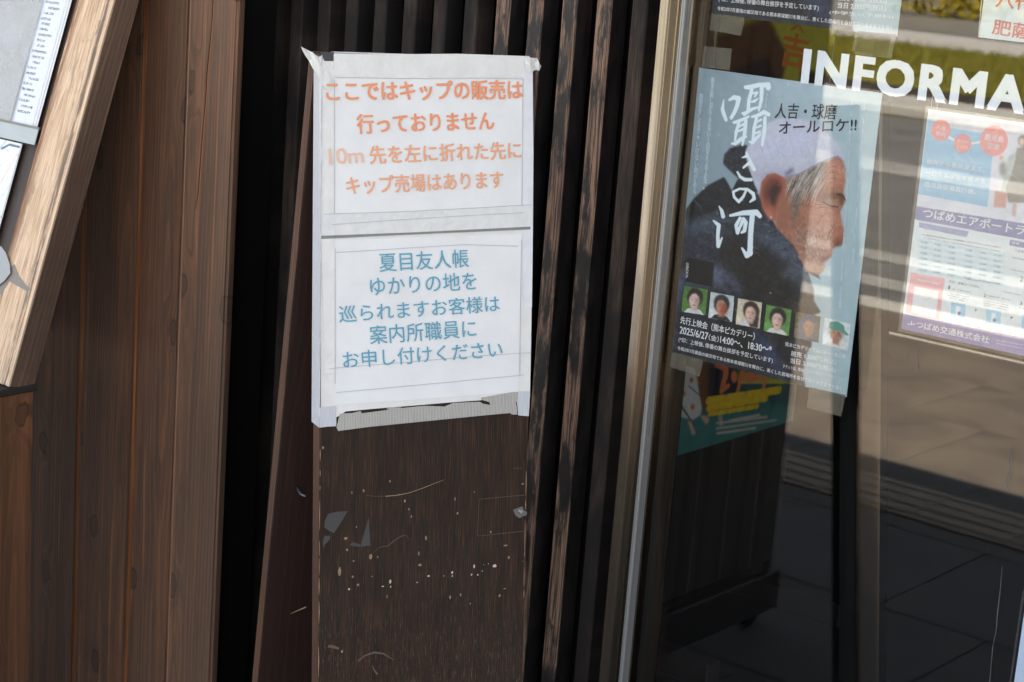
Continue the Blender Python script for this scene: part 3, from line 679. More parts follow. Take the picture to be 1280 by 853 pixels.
chips('paint_spots', cz([(460, 542, 7, 12), (664, 513, 6, 6), (790, 494, 7, 7), (790, 513, 5, 5), (893, 506, 6, 6), (926, 507, 5, 5), (1017, 460, 12, 10), (907, 460, 5, 12), (240, 583, 6, 6), (603, 547, 4, 4), (950, 487, 4, 3), (995, 277, 4, 4), (958, 452, 3, 3), (983, 448, 3, 3), (745, 512, 3, 3), (462, 570, 5, 5), (420, 568, 9, 3)]), M['chip'])
sc_ = BP.pt(*BP.ab(*zc((1155, 168))[0]))
bm = bmesh.new(); bmesh.ops.create_cone(bm, cap_ends=True, segments=14, radius1=.0042, radius2=.0028, depth=.002); me = bpy.data.meshes.new('m'); bm.to_mesh(me); bm.free()
link('screw', me, M['steel'], ba, sc_+BP.n*.001, Matrix((BP.ex, BP.ey, BP.n)).transposed())
sheet('tape_scrap', BP, zc((1115, 160), (1140, 150), (1165, 142), (1175, 165), (1190, 172), (1188, 188), (1165, 195), (1150, 205), (1128, 190)), .0003, plain((96, 92, 90), .5), ba, .0001)

wl = plain((176, 132, 98), .8)
for (x0, y0, y1, seed) in ((401.2, 540, 1000, 1), (658.6, 530, 1000, 2)):            # varnish rubbed off the front arrises
    y = y0; rr_ = random.Random(seed)
    while y < y1:
        l = rr_.uniform(6, 40); a_ = aL+.0004 if seed == 1 else aR-.0009; b_ = BP.ab(x0, y)[1]; b2 = BP.ab(x0, y+l)[1]
        if rr_.random() < .62: ribbon('rubbed_edge', BP, [(a_, b_), (a_+rr_.uniform(0, .0005), (b_+b2)/2), (a_, b2)], [.0003, rr_.uniform(.0006, .0013), .0003], .0003, wl, ba, .0001, ab=True)
        y += l+rr_.uniform(0, 14)
# ---------------------------------------------------------------- the notice taped over the top of the board
nt = root('paper_notice', 'two sheet paper notice with orange and blue Japanese writing taped over sign stand top', 'notice', tuple(BP.pt((aL+aR)/2, bT-.5)))
zn = Z(360, 40, 3.2794); zm = Z(360, 280, 3.047)
sheet('backing_film', BP, [(399.5, 71), (420, 68), (540, 69), (655, 70.5), (666, 73), (666, 180), (665.8, 300), (664, 420), (662.5, 497), (603, 499), (602, 500.5), (560, 503.5), (520, 507), (470, 511), (432, 514.5), (426, 519), (420, 522), (401, 523)], .0012, M['film'], nt, .0008)
sheet('upper_sheet', BP, zn((190, 185), (962, 190), (965, 720), (190, 760)), .0016, M['paper'], nt, .0003)
sheet('lower_sheet', BP, zm((178, 60), (890, 40), (880, 495), (875, 640), (180, 690)), .0016, M['paper'], nt, .0003)
sheet('top_tape', BP, zn((188, 88), (400, 92), (700, 90), (990, 100), (992, 186), (700, 190), (400, 188), (186, 184)), .0020, M['film'], nt, .0003)
sheet('side_tape', BP, zn((128, 100), (190, 160), (192, 400), (192, 760), (195, 1400), (150, 1400), (134, 800), (128, 300)) , .0021, M['film'], nt, .0003)
sheet('side_tape', BP, zn((962, 120), (1003, 118), (1006, 500), (1004, 800), (1000, 1130), (965, 1130), (962, 600)), .0021, M['film_blue'], nt, .0003)
sheet('middle_tape', BP, zn((135, 748), (560, 732), (1000, 708), (1002, 800), (600, 818), (130, 842)), .0024, paper('clear_film', (214, 216, 216), .3, bump=.4, sc=60), nt, .0003)
sheet('grey_tape', BP, [(401, 295), (520, 290.5), (663, 283.5), (663, 287), (560, 291.5), (480, 295), (401, 299)], .0027, M['tape_line'], nt, .0002)
M['crease'] = plain((176, 178, 180), .5)
for pts in (((405, 268), (500, 265), (600, 260), (664, 256)), ((415, 281), (500, 275), (580, 270), (655, 266)), ((412, 461), (520, 452), (600, 445), (664, 441)), ((420, 491), (540, 480), (655, 469)), ((419, 310), (419, 480)), ((418, 100), (418, 268)), ((654, 100), (652.5, 256)), ((652, 300), (650, 470)), ((418, 97), (500, 98.5), (600, 98), (655, 99)), ((420, 316), (500, 311), (580, 306), (648, 308))):
    ribbon('sheet_edge', BP, pts, .0007, .0030, M['crease'], nt, .0002)
sheet('bottom_tape', BP, [(425, 517.5), (440, 516.5), (451, 514), (452, 517), (500, 510.5), (530, 507.5), (556, 508.5), (566, 504), (600, 502.5), (604, 505), (613, 506.5), (612, 503), (602, 500), (601, 497.5), (640, 490.5), (650, 490), (652, 501), (645, 503), (647, 518.5), (640, 518.5), (638, 516.5), (600, 520), (545, 525.5), (500, 530), (460, 534), (423, 539), (420.5, 534)], .0024, M['tape_grey'], nt, .0006)
sheet('tape_flake', BP, [(483, 511), (490, 509.5), (502, 509.5), (500, 511), (486, 512.5)], .0014, M['tape_grey'], nt, .0003)
# wrap round the left edge and the torn lower ends
SP = Plane(BP.pt(aL, 0)-bt*.0030, -Vector(BP.n), bu)
eb0 = BP.ab(400, 534)[1]
sheet_ab('side_wrap', SP, [(-.0035, eb0), (TH+.003, eb0+.004), (TH+.004, bT-.010), (-.0035, bT-.004)], 0, M['tape_white'], nt, .0012)
sheet('side_tape_end', BP, [(399, 510), (420, 508), (420.5, 530), (420, 533), (410, 533.5), (400, 534.8)], .0030, M['tape_white'], nt, .0004)
sheet('side_tape_end', BP, [(648, 490), (662.5, 489), (662, 505), (661, 520.5), (648, 519.5), (646.5, 505)], .0030, M['tape_white'], nt, .0004)
# folded-over top and the torn corner flaps
s3n = Matrix((bt, -Vector(BP.n), bu)).transposed()
a1_ = BP.ab(417, 70)[0]
obox('top_fold', BP.pt((a1_+aR)/2, bT), s3n, ((-(aR-a1_)/2, (aR-a1_)/2+.003), (-.0018, TH*.55), (.0004, .0016)), M['film_blue'], nt, .0003)
obox('black_tape', BP.pt(BP.ab(408, 75)[0], bT), s3n, ((-.018, .012), (-.0016, TH*.9), (.0002, .0010)), plain((22, 20, 20), .3), nt)
sheet('black_tape', BP, zn((132, 84), (186, 84), (188, 120), (150, 120)), .0016, plain((22, 20, 20), .3), nt, .0004)
def crumple(name, pl, rings, mat, parent):
    "a creased patch: list of rows of (px, py, off)"
    vs, fs = [], []; n_ = len(rings[0])
    for r_ in rings:
        for (x, y, o_) in r_: vs.append(pl.P(x, y, o_))
    for i in range(len(rings)-1):
        for j in range(n_-1): fs.append((i*n_+j, i*n_+j+1, (i+1)*n_+j+1, (i+1)*n_+j))
    c = vs[0].copy(); me = mesh([v-c for v in vs], fs, False)
    bm = bmesh.new(); bm.from_mesh(me); bmesh.ops.solidify(bm, geom=bm.faces[:], thickness=.0004); bm.to_mesh(me); bm.free()
    return link(name, me, mat, parent, c)
crumple('corner_flap', BP, [[(376.5, 58.5, .003), (378, 63, .002), (381, 69, .0005)], [(384, 62.5, .0015), (386, 68, .004), (386, 76, .000)], [(391, 66, .003), (390, 74, .0025), (391, 86, .0032)], [(397, 70.5, .0025), (399, 80, .0045), (397, 94, .0032)], [(403, 77, .0032), (406, 87, .0035), (402, 106, .0034)], [(411, 88, .0032), (413, 98, .0036), (408, 112, .0033)], [(415.5, 100, .003), (416, 106, .003), (413, 116, .003)]], M['film'], nt)
crumple('corner_flap', BP, [[(655, 71, .003), (656, 80, .004), (657, 90, .003)], [(663, 72, .004), (663, 82, .007), (664, 92, .003)], [(668, 73, .006), (669, 80, .001), (668, 88, .004)], [(672, 74, .003), (674, 80, .006), (672, 88, .001)], [(674, 78, .001), (676.5, 83, .002), (674, 89, .003)]], M['film'], nt)

O1, O2, O3 = ink((233, 150, 108)), ink((234, 168, 130)), ink((234, 188, 160)); BL = ink((92, 160, 184))
def nl(s, x0, y0, x1, y1, h, mat, bold, sh=-.06): place_text('lettering', BP, s, (x0, y0), (x1, y1), h, .0034, mat, nt, bold, sh)
nl('ここではキップの販売は', *zn((160, 284), (964, 274))[0], *zn((964, 276))[0], 82/3.28, O1, .022)
nl('行っておりません', *zn((286, 418))[0], *zn((846, 402))[0], 80/3.28, O1, .020)
nl('10m', *zn((172, 544))[0], *zn((312, 538))[0], 66/3.28, O3, .004)
nl('先を左に折れた先に', *zn((338, 542))[0], *zn((958, 520))[0], 74/3.28, O2, .016)
nl('キップ売場はあります', *zn((243, 668))[0], *zn((885, 640))[0], 74/3.28, O2, .015)
nl('夏目友人帳', *zm((350, 184))[0], *zm((690, 166))[0], 72/3.047, BL, .004)
nl('ゆかりの地を', *zm((316, 274))[0], *zm((720, 250))[0], 70/3.047, BL, .004)
nl('巡られますお客様は', *zm((197, 378))[0], *zm((808, 334))[0], 66/3.047, BL, .004)
nl('案内所職員に', *zm((314, 460))[0], *zm((718, 432))[0], 72/3.047, BL, .004)
nl('お申し付けください', *zm((212, 552))[0], *zm((818, 508))[0], 66/3.047, BL, .004)

# ---------------------------------------------------------------- leaning notice stand on the left
def lean_of(p, q):
    n_ = ray(*p).cross(ray(*q)); return math.atan(-n_.z/n_.y)
L1 = lean_of((143, 0), (12, 480)); print('stand lean', math.degrees(L1))
eyS = Vector((0, math.sin(L1), math.cos(L1)))
STY = 1.98
STP = Plane(CAM+ray(77, 240)*(STY/ray(77, 240).y), (1, 0, 0), eyS)
xr = STP.P(77, 240).x
a_r = 0.0
x_l = (STP.ab(95, 0)[0]+STP.ab(39, 213)[0])/2; wS = -x_l
PX = Plane((xr, 0, 0), (0, 1, 0), (0, 0, 1))
e1 = PX.P(175, 0); nS = Vector(STP.n); dS = -(e1-STP.O).dot(nS); e2 = PX.P(43, 480); dS2 = -(e2-STP.O).dot(nS); dS = (dS+dS2)/2
print('beam width', wS, 'depth', dS, dS2, 'xr', xr, 'face pts', STP.P(77, 240))
b0 = STP.ab(12, 484)[1]
sS = Matrix((Vector((1, 0, 0)), -nS, eyS)).transposed()
st = root('notice_stand', 'leaning wooden notice stand with pale bare front rail and film covered papers', 'notice stand', (xr-.5, STP.pt(0, b0).y, 0))
for xo in (0.0, -.95):
    c = STP.pt(xo-wS/2, b0)
    obox('rail', c, sS, ((-wS/2, wS/2), (0, .004), (0, 1.25)), M['pale'], st, .0014, 2)
    obox('rail_side', c, sS, ((-wS/2, wS/2), (.0042, dS), (0, 1.25)), M['side'], st, .0012)
# planed arris
obox('arris', STP.pt(-.0006, b0), sS, ((-.0022, .0008), (-.0004, .0030), (0, 1.25)), plain((216, 188, 160), .7), st)
obox('backboard', STP.pt(-.475-wS/2, b0), sS, ((-.475+wS/2+.0005, .475-wS/2-.0005), (.018, .030), (.02, 1.24)), wood('dark_backboard', (44, 34, 28), (62, 48, 40), (80, 62, 50), knots=False), st)
# body
zt = PX.P(20, 490).z; yb = PX.P(40, 640).y
box('cap', (xr-1.0, xr+.003, yb-.36, yb+.006, zt-.004, zt+.008), plain((44, 38, 34), .8), st, .002)
yy = yb
for k, wv in enumerate((.118, .118, .118)):
    me = box_me(-.010, .010, -wv/2+.001, wv/2-.001, 0, zt-.008, .0018)
    me.transform(Matrix.Rotation(math.radians(90), 4, 'Z')); 
    link('side_board', me, M['post'], st, (xr-.010, yy-wv/2, .004), Matrix.Rotation(math.radians(-90), 3, 'Z')); yy -= wv
for k in range(6):
    x0 = xr-.024-.158*k; box('front_board', (x0-.156, x0, yb-.356, yb-.338, .004, zt-.006), M['board'], st, .002)
# papers under film
def stq(pts, off): return [STP.ab(x, y, off) for x, y in pts]
# left stand: papers under film on the backboard
NP_ = Plane(STP.O - STP.n*.010, STP.ex, STP.ey)
for_panel = lambda pts: pts
pn = root('timetable_notice', 'large white printed timetable under grey film on the leaning notice stand', 'notice', tuple(NP_.P(30, 80)))
cv = Canvas(NP_, 0, [(-330, 0), (88, -4), (50, 159), (-370, 120)], .0011, (214, 220, 232), ab=(NP_.ab(-330, 60)[0], NP_.ab(82, 6)[0], NP_.ab(20, 155)[1], NP_.ab(50, -120)[1]))
xr_c = cv.a1
# small lines of print as rows of tiny marks, too small to read in the place
def marks(cv, a0, a1, b, h, c, dens=.6, alpha=.75):
    "a row of tiny marks between plane coordinates"
    x0 = int((a0-cv.a0)/(cv.a1-cv.a0)*cv.w); x1 = int((a1-cv.a0)/(cv.a1-cv.a0)*cv.w); y = int((cv.b1-b)/(cv.b1-cv.b0)*cv.h); hh = max(1, int(h/cv.res))
    if y < 0 or y+hh >= cv.h: return
    for x in range(max(0, x0), min(cv.w, x1)):
        for k in range(hh):
            if RNG.random() < dens: cv.im[y+k, x] = cv.im[y+k, x]*(1-alpha)+np.array(c)*alpha
w0 = xr_c-NP_.ab(55, 4)[0]
for i in range(60):
    b = cv.b1-.012-i*.0098
    if b < cv.b0+.02: break
    s_ = RNG.choice([.004, .004, .008, .014]); marks(cv, xr_c-w0+s_, xr_c-w0+s_+RNG.uniform(.55, 1)*(w0-.012-s_), b, .0052, (70, 70, 78), .62)
# grey reflection of the film, painted into the left part of the print
cv.poly([( -400, -200), (60, -200), (53, 0), (17, 150), (-400, 120)], (186, 190, 194), 1, .75)
for i in range(60):
    b = cv.b1-.010-i*.0115
    for j in range(3): marks(cv, cv.a0+.02+j*.13+RNG.uniform(0, .02), cv.a0+.02+j*.13+RNG.uniform(.06, .11), b, .004, (150, 168, 190), .5, .5)
cv.noise(2.5, 1)
cv.build('print', pn)
sheet_ab('sheet', NP_, [(cv.a0, cv.b0), (cv.a1+.006, cv.b0), (cv.a1+.006, cv.b1), (cv.a0, cv.b1)], -.0006, M['paper'], pn, .0004)
sheet_ab('sheet', NP_, [(cv.a0, cv.b0-.003), (cv.a1+.011, cv.b0-.003), (cv.a1+.011, cv.b1), (cv.a0, cv.b1)], -.0016, M['paper'], pn, .0004)
g = G('cloudy_film'); n = g.noise(g.co(), 12, 4, .6); g.fin(col((196, 196, 192)), .12, g.bump(n, .3, .004)); tr = g.n('BsdfTransparent'); mx = g.n('MixShader'); g.put(mx.inputs[0], g.mr(n, .3, .7, .22, .5))
g.t.links.new(tr.outputs[0], mx.inputs[1]); g.t.links.new(g.b.outputs[0], mx.inputs[2]); g.t.links.new(mx.outputs[0], g.t.nodes['Material Output'].inputs[0]); M['cloudy'] = g.m
af = NP_.ab(55, 4)[0]
sheet_ab('film_cover', NP_, [(cv.a0-.01, cv.b0-.004), (af, cv.b0-.004), (af, cv.b1), (cv.a0-.01, cv.b1)], .004, M['cloudy'], pn, .0003)
# clear strip under the timetable
b1_ = NP_.ab(50, 163)[1]; b0_ = NP_.ab(44, 182)[1]; ar_ = NP_.ab(49, 170)[0]
sheet_ab('plastic_ledge', NP_, [(cv.a0, b0_), (ar_, b0_), (ar_, b1_), (cv.a0, b1_)], .005, paper('frosted_strip', (168, 176, 176), .25), pn, .0015)
sheet_ab('ledge_edge', NP_, [(cv.a0, b1_), (ar_+.002, b1_), (ar_+.002, b1_+.004), (cv.a0, b1_+.004)], .0062, plain((120, 112, 96), .4), pn, .004)
mp = root('map_notice', 'white printed area map with pale blue lines below the timetable on leaning stand', 'notice', tuple(NP_.P(5, 220)))
am = NP_.ab(26, 182)[0]; bt_ = NP_.ab(10, 176)[1]; bb_ = NP_.ab(-8, 420)[1]
cv = Canvas(NP_, .0, None, .0012, (222, 226, 232), ab=(am-.30, am, bb_, bt_))
for i in range(26):
    x, y = RNG.uniform(-120, 20), RNG.uniform(170, 300); dx, dy = RNG.normal(0, 26, 2); cv.stroke([(x, y), (x+dx, y+dy), (x+dx*1.6, y+dy*.6)], [1.2, 1.2, 1.2], [(150, 190, 220), (200, 206, 212), (224, 190, 170)][i % 3], .7)
cv.stroke([(2, 186), (12, 181), (24, 184)], [1.4]*3, (60, 70, 90), .8); cv.noise(2, 1); cv.build('print', mp)
sheet_ab('sheet', NP_, [(am-.30, bb_), (am+.002, bb_), (am+.002, bt_), (am-.30, bt_)], -.0008, M['paper'], mp, .0008)
stc = [STP.ab(x, y, .002) for x, y in ((-12, 330), (2, 308), (8, 316), (13, 330), (14, 342), (6, 352), (-8, 362))]
sheet_ab('film_clip', STP, stc, .004, plain((150, 152, 154), .3), st, .001)
sheet('tape_scrap', STP, [(12, 335), (18, 330), (24, 345), (33, 357), (38, 362), (33, 364), (12, 352), (4, 364), (2, 372), (-2, 356), (6, 348)], .0003, plain((128, 120, 112), .5), st, .0002)

# ---------------------------------------------------------------- posters and lettering inside the glass
IN = facade(GY+.0072)           # plane of the posters
LET = facade(GY+.0052)
white = plain((232, 238, 246), .5, name='white_vinyl')
lt = link('window_lettering', mesh([(0, 0, 0)], []), None, wn, LET.P(1140, 100)); bpy.data.objects.remove(lt)
for ch in [0]:
    place_text('lettering', LET, 'INFORMATION', (1003, 103), (1277, 141.5), 41, 0, white, wn, .050, 0, ref='INFORMA', track=1.15)

def film_poster(dx, dy, name, label, full=True):
    """the film poster; dx, dy shift along the window plane in metres"""
    pl = Plane(IN.O+Vector((0, 0, 0)), IN.ex, IN.ey)
    rt = root(name, label, 'poster', tuple(pl.P(970, 470)+Vector((dx, 0, dy))), 'film posters taped inside the window')
    sh = Vector((dx, 0, dy)); made = []
    TL, TR, BRc, BLc = (876.4, 84), (1103.8, 118), (1056.9, 495), (837.7, 442)
    cv = Canvas(pl, 0, [TL, TR, BRc, BLc], .00095)
    cv.grad((168, 188, 200), (150, 172, 182))
    cv.poly([(850, 60), (960, 60), (930, 300), (820, 300)], (134, 154, 166), 30, .8)
    cv.poly([(1040, 100), (1120, 100), (1060, 500), (1000, 500)], (172, 194, 200), 25, .7)
    cv.noise(1.6, 3); cv.noise(1.2, 12)
    a = Z(830, 70, 3.707); b = Z(900, 160, 4.739); d = Z(840, 320, 5.333); e = Z(880, 190, 6.09)
    # jacket body
    body = [(858, 262), (868, 248), (885, 232), (905, 222), (915, 240)] + b((110, 300), (230, 400), (330, 580), (470, 700), (520, 800), (600, 900)) + d((900, 100), (945, 230), (945, 300), (990, 375), (930, 400), (930, 600), (900, 640), (870, 780)) + [(1010, 500), (830, 470), (838, 440)]
    mk = cv.poly(body, (32, 34, 42), 1)
    cv.poly(b((0, 300), (60, 250), (230, 400), (180, 560), (60, 620), (-60, 760), (-220, 800), (-220, 500)), (48, 54, 66), 5, .9, mk)
    cv.poly(a((100, 690), (200, 600), (300, 560), (420, 640), (440, 700), (380, 740), (250, 720), (120, 800)), (26, 27, 32), 5, .85, mk)
    cv.poly(b((-210, 560), (-100, 520), (0, 520), (60, 550), (-60, 600), (-200, 640)), (80, 90, 108), 5, .7, mk)
    cv.poly(b((150, 480), (330, 590), (470, 700), (515, 790), (560, 900), (470, 860), (330, 760), (200, 660), (120, 560)), (60, 68, 86), 6, .9, mk)
    cv.poly(b((260, 600), (340, 640), (450, 740), (430, 790), (330, 700)), (84, 94, 114), 7, .55, mk)
    cv.poly(b((60, 640), (230, 700), (370, 840), (460, 1000), (420, 1400), (0, 1400), (-60, 800)), (24, 23, 25), 8, .9, mk)
    cv.poly(d((120, 60), (240, 20), (330, 60), (420, 150), (480, 260), (440, 300), (300, 200), (200, 200), (60, 240), (30, 160)), (74, 84, 106), 8, .85, mk)
    cv.poly(d((250, 90), (330, 110), (420, 190), (400, 250), (300, 190)), (112, 124, 150), 6, .45, mk)
    cv.poly(d((330, 120), (400, 190), (470, 330), (440, 330), (350, 200)), (24, 26, 34), 4, .8, mk)
    cv.poly(d((0, 250), (60, 160), (110, 180), (60, 300), (0, 420)), (72, 84, 110), 6, .8, mk)
    cv.poly(d((540, 480), (660, 560), (740, 700), (720, 780), (640, 740), (560, 600)), (52, 66, 104), 8, .8, mk)
    cv.poly(d((0, 420), (160, 400), (300, 560), (100, 600), (0, 600)), (36, 42, 58), 12, .8, mk)
    cv.poly(d((700, 120), (820, 60), (900, 120), (940, 220), (900, 240), (820, 170)), (90, 98, 112), 6, .7, mk)
    cv.poly(d((780, 290), (940, 310), (985, 375), (930, 400), (900, 420), (780, 360)), (72, 60, 50), 4, .8, mk)
    for i in range(26):
        x, y = RNG.uniform(-180, 480), RNG.uniform(330, 900); L_ = RNG.uniform(25, 90); t_ = RNG.uniform(-.5, .9)
        cv.stroke(b((x, y), (x+L_*math.cos(t_), y+L_*math.sin(t_)), (x+L_*1.6*math.cos(t_+.3), y+L_*1.6*math.sin(t_+.3))), [.5, RNG.uniform(1, 2.5), .4], (92, 104, 130) if i % 2 else (18, 18, 22), .45)
    n0 = cv.im.copy(); cv.noise(5, 1, mk=mk); cv.noise(4, 3, mk=mk)
    # hat band of dark cloth behind
    hb = cv.poly(b((25, 160), (60, 120), (130, 100), (165, 105), (150, 140), (170, 240), (230, 380), (190, 390), (110, 300), (40, 235), (18, 210)), (38, 40, 48), 1)
    cv.noise(9, 1, mk=hb)
    # head, skin
    face = b((370, 290), (560, 235), (690, 165), (730, 185), (742, 250), (742, 330), (732, 370), (742, 430), (720, 480), (712, 500), (722, 560), (738, 640), (735, 672), (715, 700), (680, 705), (668, 720), (660, 745), (664, 760), (640, 780), (618, 800), (622, 830), (600, 860), (565, 880), (500, 830), (440, 700), (330, 590), (330, 420))
    fm = cv.poly(face, (166, 112, 90), 1)
    cv.poly(b((600, 230), (700, 180), (735, 240), (735, 330), (690, 360), (600, 330)), (186, 130, 112), 6, .9, fm)
    cv.poly(b((640, 200), (690, 190), (715, 270), (680, 310)), (206, 156, 140), 6, .6, fm)
    cv.poly(b((570, 400), (640, 395), (700, 380), (735, 400), (740, 450), (700, 470), (630, 455)), (96, 62, 52), 4, .75, fm)
    cv.poly(b((618, 425), (680, 412), (708, 432), (700, 468), (640, 460)), (176, 140, 118), 4, .9, fm)
    cv.stroke(b((612, 440), (650, 462), (700, 470)), [1, 1.5, 1], (54, 34, 30), .9)
    cv.stroke(b((690, 390), (722, 400), (742, 425)), [1.5, 2.5, 1.5], (60, 42, 38), .8)
    cv.poly(b((500, 420), (600, 440), (640, 520), (600, 620), (500, 620)), (190, 130, 110), 9, .7, fm)
    cv.poly(b((640, 480), (700, 490), (715, 560), (700, 640), (640, 600)), (196, 146, 126), 7, .7, fm)
    cv.poly(b((700, 560), (730, 600), (738, 660), (712, 690), (690, 650)), (146, 84, 68), 4, .7, fm)
    cv.poly(b((690, 668), (735, 672), (715, 702), (688, 706)), (84, 50, 42), 3, .8, fm)
    cv.poly(b((420, 480), (480, 440), (520, 600), (560, 760), (520, 800), (430, 680), (360, 600)), (146, 96, 76), 9, .8, fm)
    cv.noise(5, 1, mk=fm); cv.noise(4, 4, mk=fm)
    for q_, w1 in (([(640, 235), (680, 228), (720, 250)], .7), ([(630, 270), (675, 262), (722, 285)], .7), ([(625, 305), (670, 298), (722, 315)], .6), ([(560, 420), (590, 440), (612, 446)], .8), ([(555, 450), (590, 455), (615, 455)], .7), ([(565, 480), (600, 470), (640, 476)], .7), ([(690, 560), (650, 620), (630, 690)], 1.1), ([(640, 500), (600, 530), (580, 580)], .7), ([(540, 560), (530, 640), (545, 720)], .8), ([(470, 700), (520, 760), (560, 830)], .9)):
        cv.stroke(b(*q_), [.3, w1, .3], (104, 62, 50), .55); cv.stroke(b(*[(x+5, y+7) for x, y in q_]), [.2, w1*.8, .2], (216, 168, 148), .35)
    bm_ = cv.poly(b((440, 560), (520, 560), (600, 690), (660, 745), (640, 780), (560, 800), (500, 760), (430, 660)), (156, 124, 110), 8, .6, fm)
    cv.noise(7, 1, mk=bm_)
    for i in range(170):
        x, y = RNG.uniform(440, 660), RNG.uniform(570, 860)
        if abs(y-(470+x*.45)) < 95 or x > 560: cv.stroke(b((x, y), (x+RNG.uniform(-4, 8), y+RNG.uniform(6, 15))), [.5, .3], (222, 212, 204) if i % 3 else (84, 62, 54), .5)
    cv.poly(b((590, 770), (660, 755), (640, 782), (600, 792)), (120, 66, 56), 2, .9, fm)
    # hair at the temple, grey
    hm = cv.poly(b((390, 305), (450, 285), (600, 205), (640, 190), (600, 280), (560, 340), (500, 400), (470, 470), (440, 560), (420, 520), (425, 420), (395, 360)), (112, 100, 94), 3, .95)
    for i in range(190):
        x, y = RNG.uniform(400, 600), RNG.uniform(215, 380); k = RNG.uniform(.5, 1.4)
        if y < 430-.45*x: continue
        q = b((x+40*k, y-40*k), (x, y+20), (x-20*k, y+80*k)); cv.stroke(q, [.2, .55, .15], (206, 198, 190) if i % 3 else (60, 50, 46), .6)
    cv.noise(6, 1, mk=hm)
    # ear
    cv.poly(b((235, 400), (245, 320), (280, 275), (330, 265), (375, 290), (392, 345), (380, 420), (345, 440), (335, 500), (330, 555), (290, 540), (250, 480)), (160, 92, 72), 1)
    cv.poly(b((252, 400), (262, 340), (300, 295), (350, 300), (372, 350), (350, 400), (320, 380), (290, 420), (280, 470)), (104, 52, 42), 3, .9)
    cv.poly(b((285, 380), (320, 330), (360, 350), (345, 410), (325, 470), (300, 450)), (48, 24, 22), 3, .9)
    cv.poly(b((345, 400), (385, 395), (420, 460), (410, 560), (360, 590), (335, 540)), (150, 98, 80), 5, .85)
    cv.poly(b((262, 480), (300, 500), (325, 545), (290, 535)), (212, 140, 122), 4, .8)
    # knitted pale cap
    cap = b((155, 130), (190, 75), (240, 10), (290, -30), (370, -60), (430, -62), (520, -40), (600, 0), (660, 60), (710, 110), (738, 180), (735, 215), (715, 175), (680, 172), (620, 190), (560, 225), (470, 275), (385, 298), (365, 280), (320, 262), (275, 272), (240, 320), (232, 390), (205, 340), (175, 240), (150, 160))
    km = cv.poly(cap, (194, 197, 212), 1)
    cv.poly(b((200, 100), (400, -40), (600, 20), (560, 120), (380, 180), (230, 200)), (196, 200, 226), 14, .8, km)
    cv.poly(b((180, 200), (240, 260), (340, 255), (480, 255), (640, 180), (730, 170), (735, 215), (560, 235), (385, 305), (240, 330)), (152, 152, 182), 8, .7, km)
    cv.poly(b((380, 270), (430, 235), (440, 255), (390, 290)), (92, 92, 122), 2, .7, km)
    cv.noise(2.6, 1, mk=km); cv.noise(1.6, 3, mk=km)
    for i in range(9): cv.stroke(b((200+i*50, 30+i*9+RNG.uniform(-30, 30)), (240+i*48, 110+RNG.uniform(-20, 20)), (270+i*42, 200-i*6)), [.3, .8, .3], (160, 162, 190), .35)
    cv.stroke(b((372, 296), (470, 272), (560, 224), (640, 184), (700, 170), (732, 206)), [1.2]*6, (120, 118, 142), .6)
    # snow flecks
    for i in range(46):
        x, y = RNG.uniform(848, 1085), RNG.uniform(100, 480); cv.ell(x, y, RNG.uniform(.5, 1.6), RNG.uniform(.5, 1.8), (206, 220, 232), 1 if i % 3 else 0, RNG.uniform(.25, .7))
    # brush title
    wt_ = (226, 240, 250)
    t = Z(890, 90, 8.53)
    for pts, ws in (([(125, 300), (112, 400), (130, 460), (150, 512)], [1, 3.6, 3.6, 3]), ([(185, 300), (235, 272), (285, 285), (268, 360), (240, 430), (205, 490)], [2, 3.6, 4.4, 4, 3.6, 3]),
        ([(355, 165), (400, 165), (500, 140), (600, 140), (600, 165)], [3, 4, 3.6, 4.4, 5]), ([(425, 190), (395, 300), (385, 400), (380, 430)], [3.4, 3.6, 3.2, 2]), ([(425, 230), (480, 222), (455, 265)], [1.5, 2.4, 1.5]), ([(420, 320), (455, 312), (490, 285)], [1.5, 2.6, 1]),
        ([(530, 180), (525, 300), (500, 410)], [4, 3.4, 2]), ([(325, 440), (345, 450), (420, 400), (520, 370)], [2, 3.4, 2.8, 1.5]),
        ([(232, 540), (280, 530), (390, 478)], [2.4, 3.2, 2]), ([(285, 550), (258, 640), (245, 730)], [3, 3.2, 2]), ([(285, 590), (330, 560)], [1.5, 2.2]), ([(270, 640), (335, 610)], [1.5, 2.2]), ([(360, 520), (350, 640), (325, 780)], [3.6, 3.8, 2]), ([(210, 765), (250, 765), (310, 715), (370, 690)], [1.6, 3, 3.4, 1.5]),
        ([(425, 480), (500, 460), (555, 430), (605, 455)], [2, 3, 3.8, 3.4]), ([(475, 490), (450, 600), (435, 730)], [3, 3.4, 2.6]), ([(470, 540), (525, 510)], [1.4, 2]), ([(460, 600), (520, 575)], [1.4, 2]), ([(450, 660), (505, 640)], [1.4, 2.2]), ([(565, 490), (560, 620), (535, 780)], [3.2, 3.6, 2.6]), ([(398, 745), (430, 755), (480, 700), (520, 665)], [1.6, 3, 2.6, 1.2])):
        cv.stroke(t(*pts), ws, wt_)
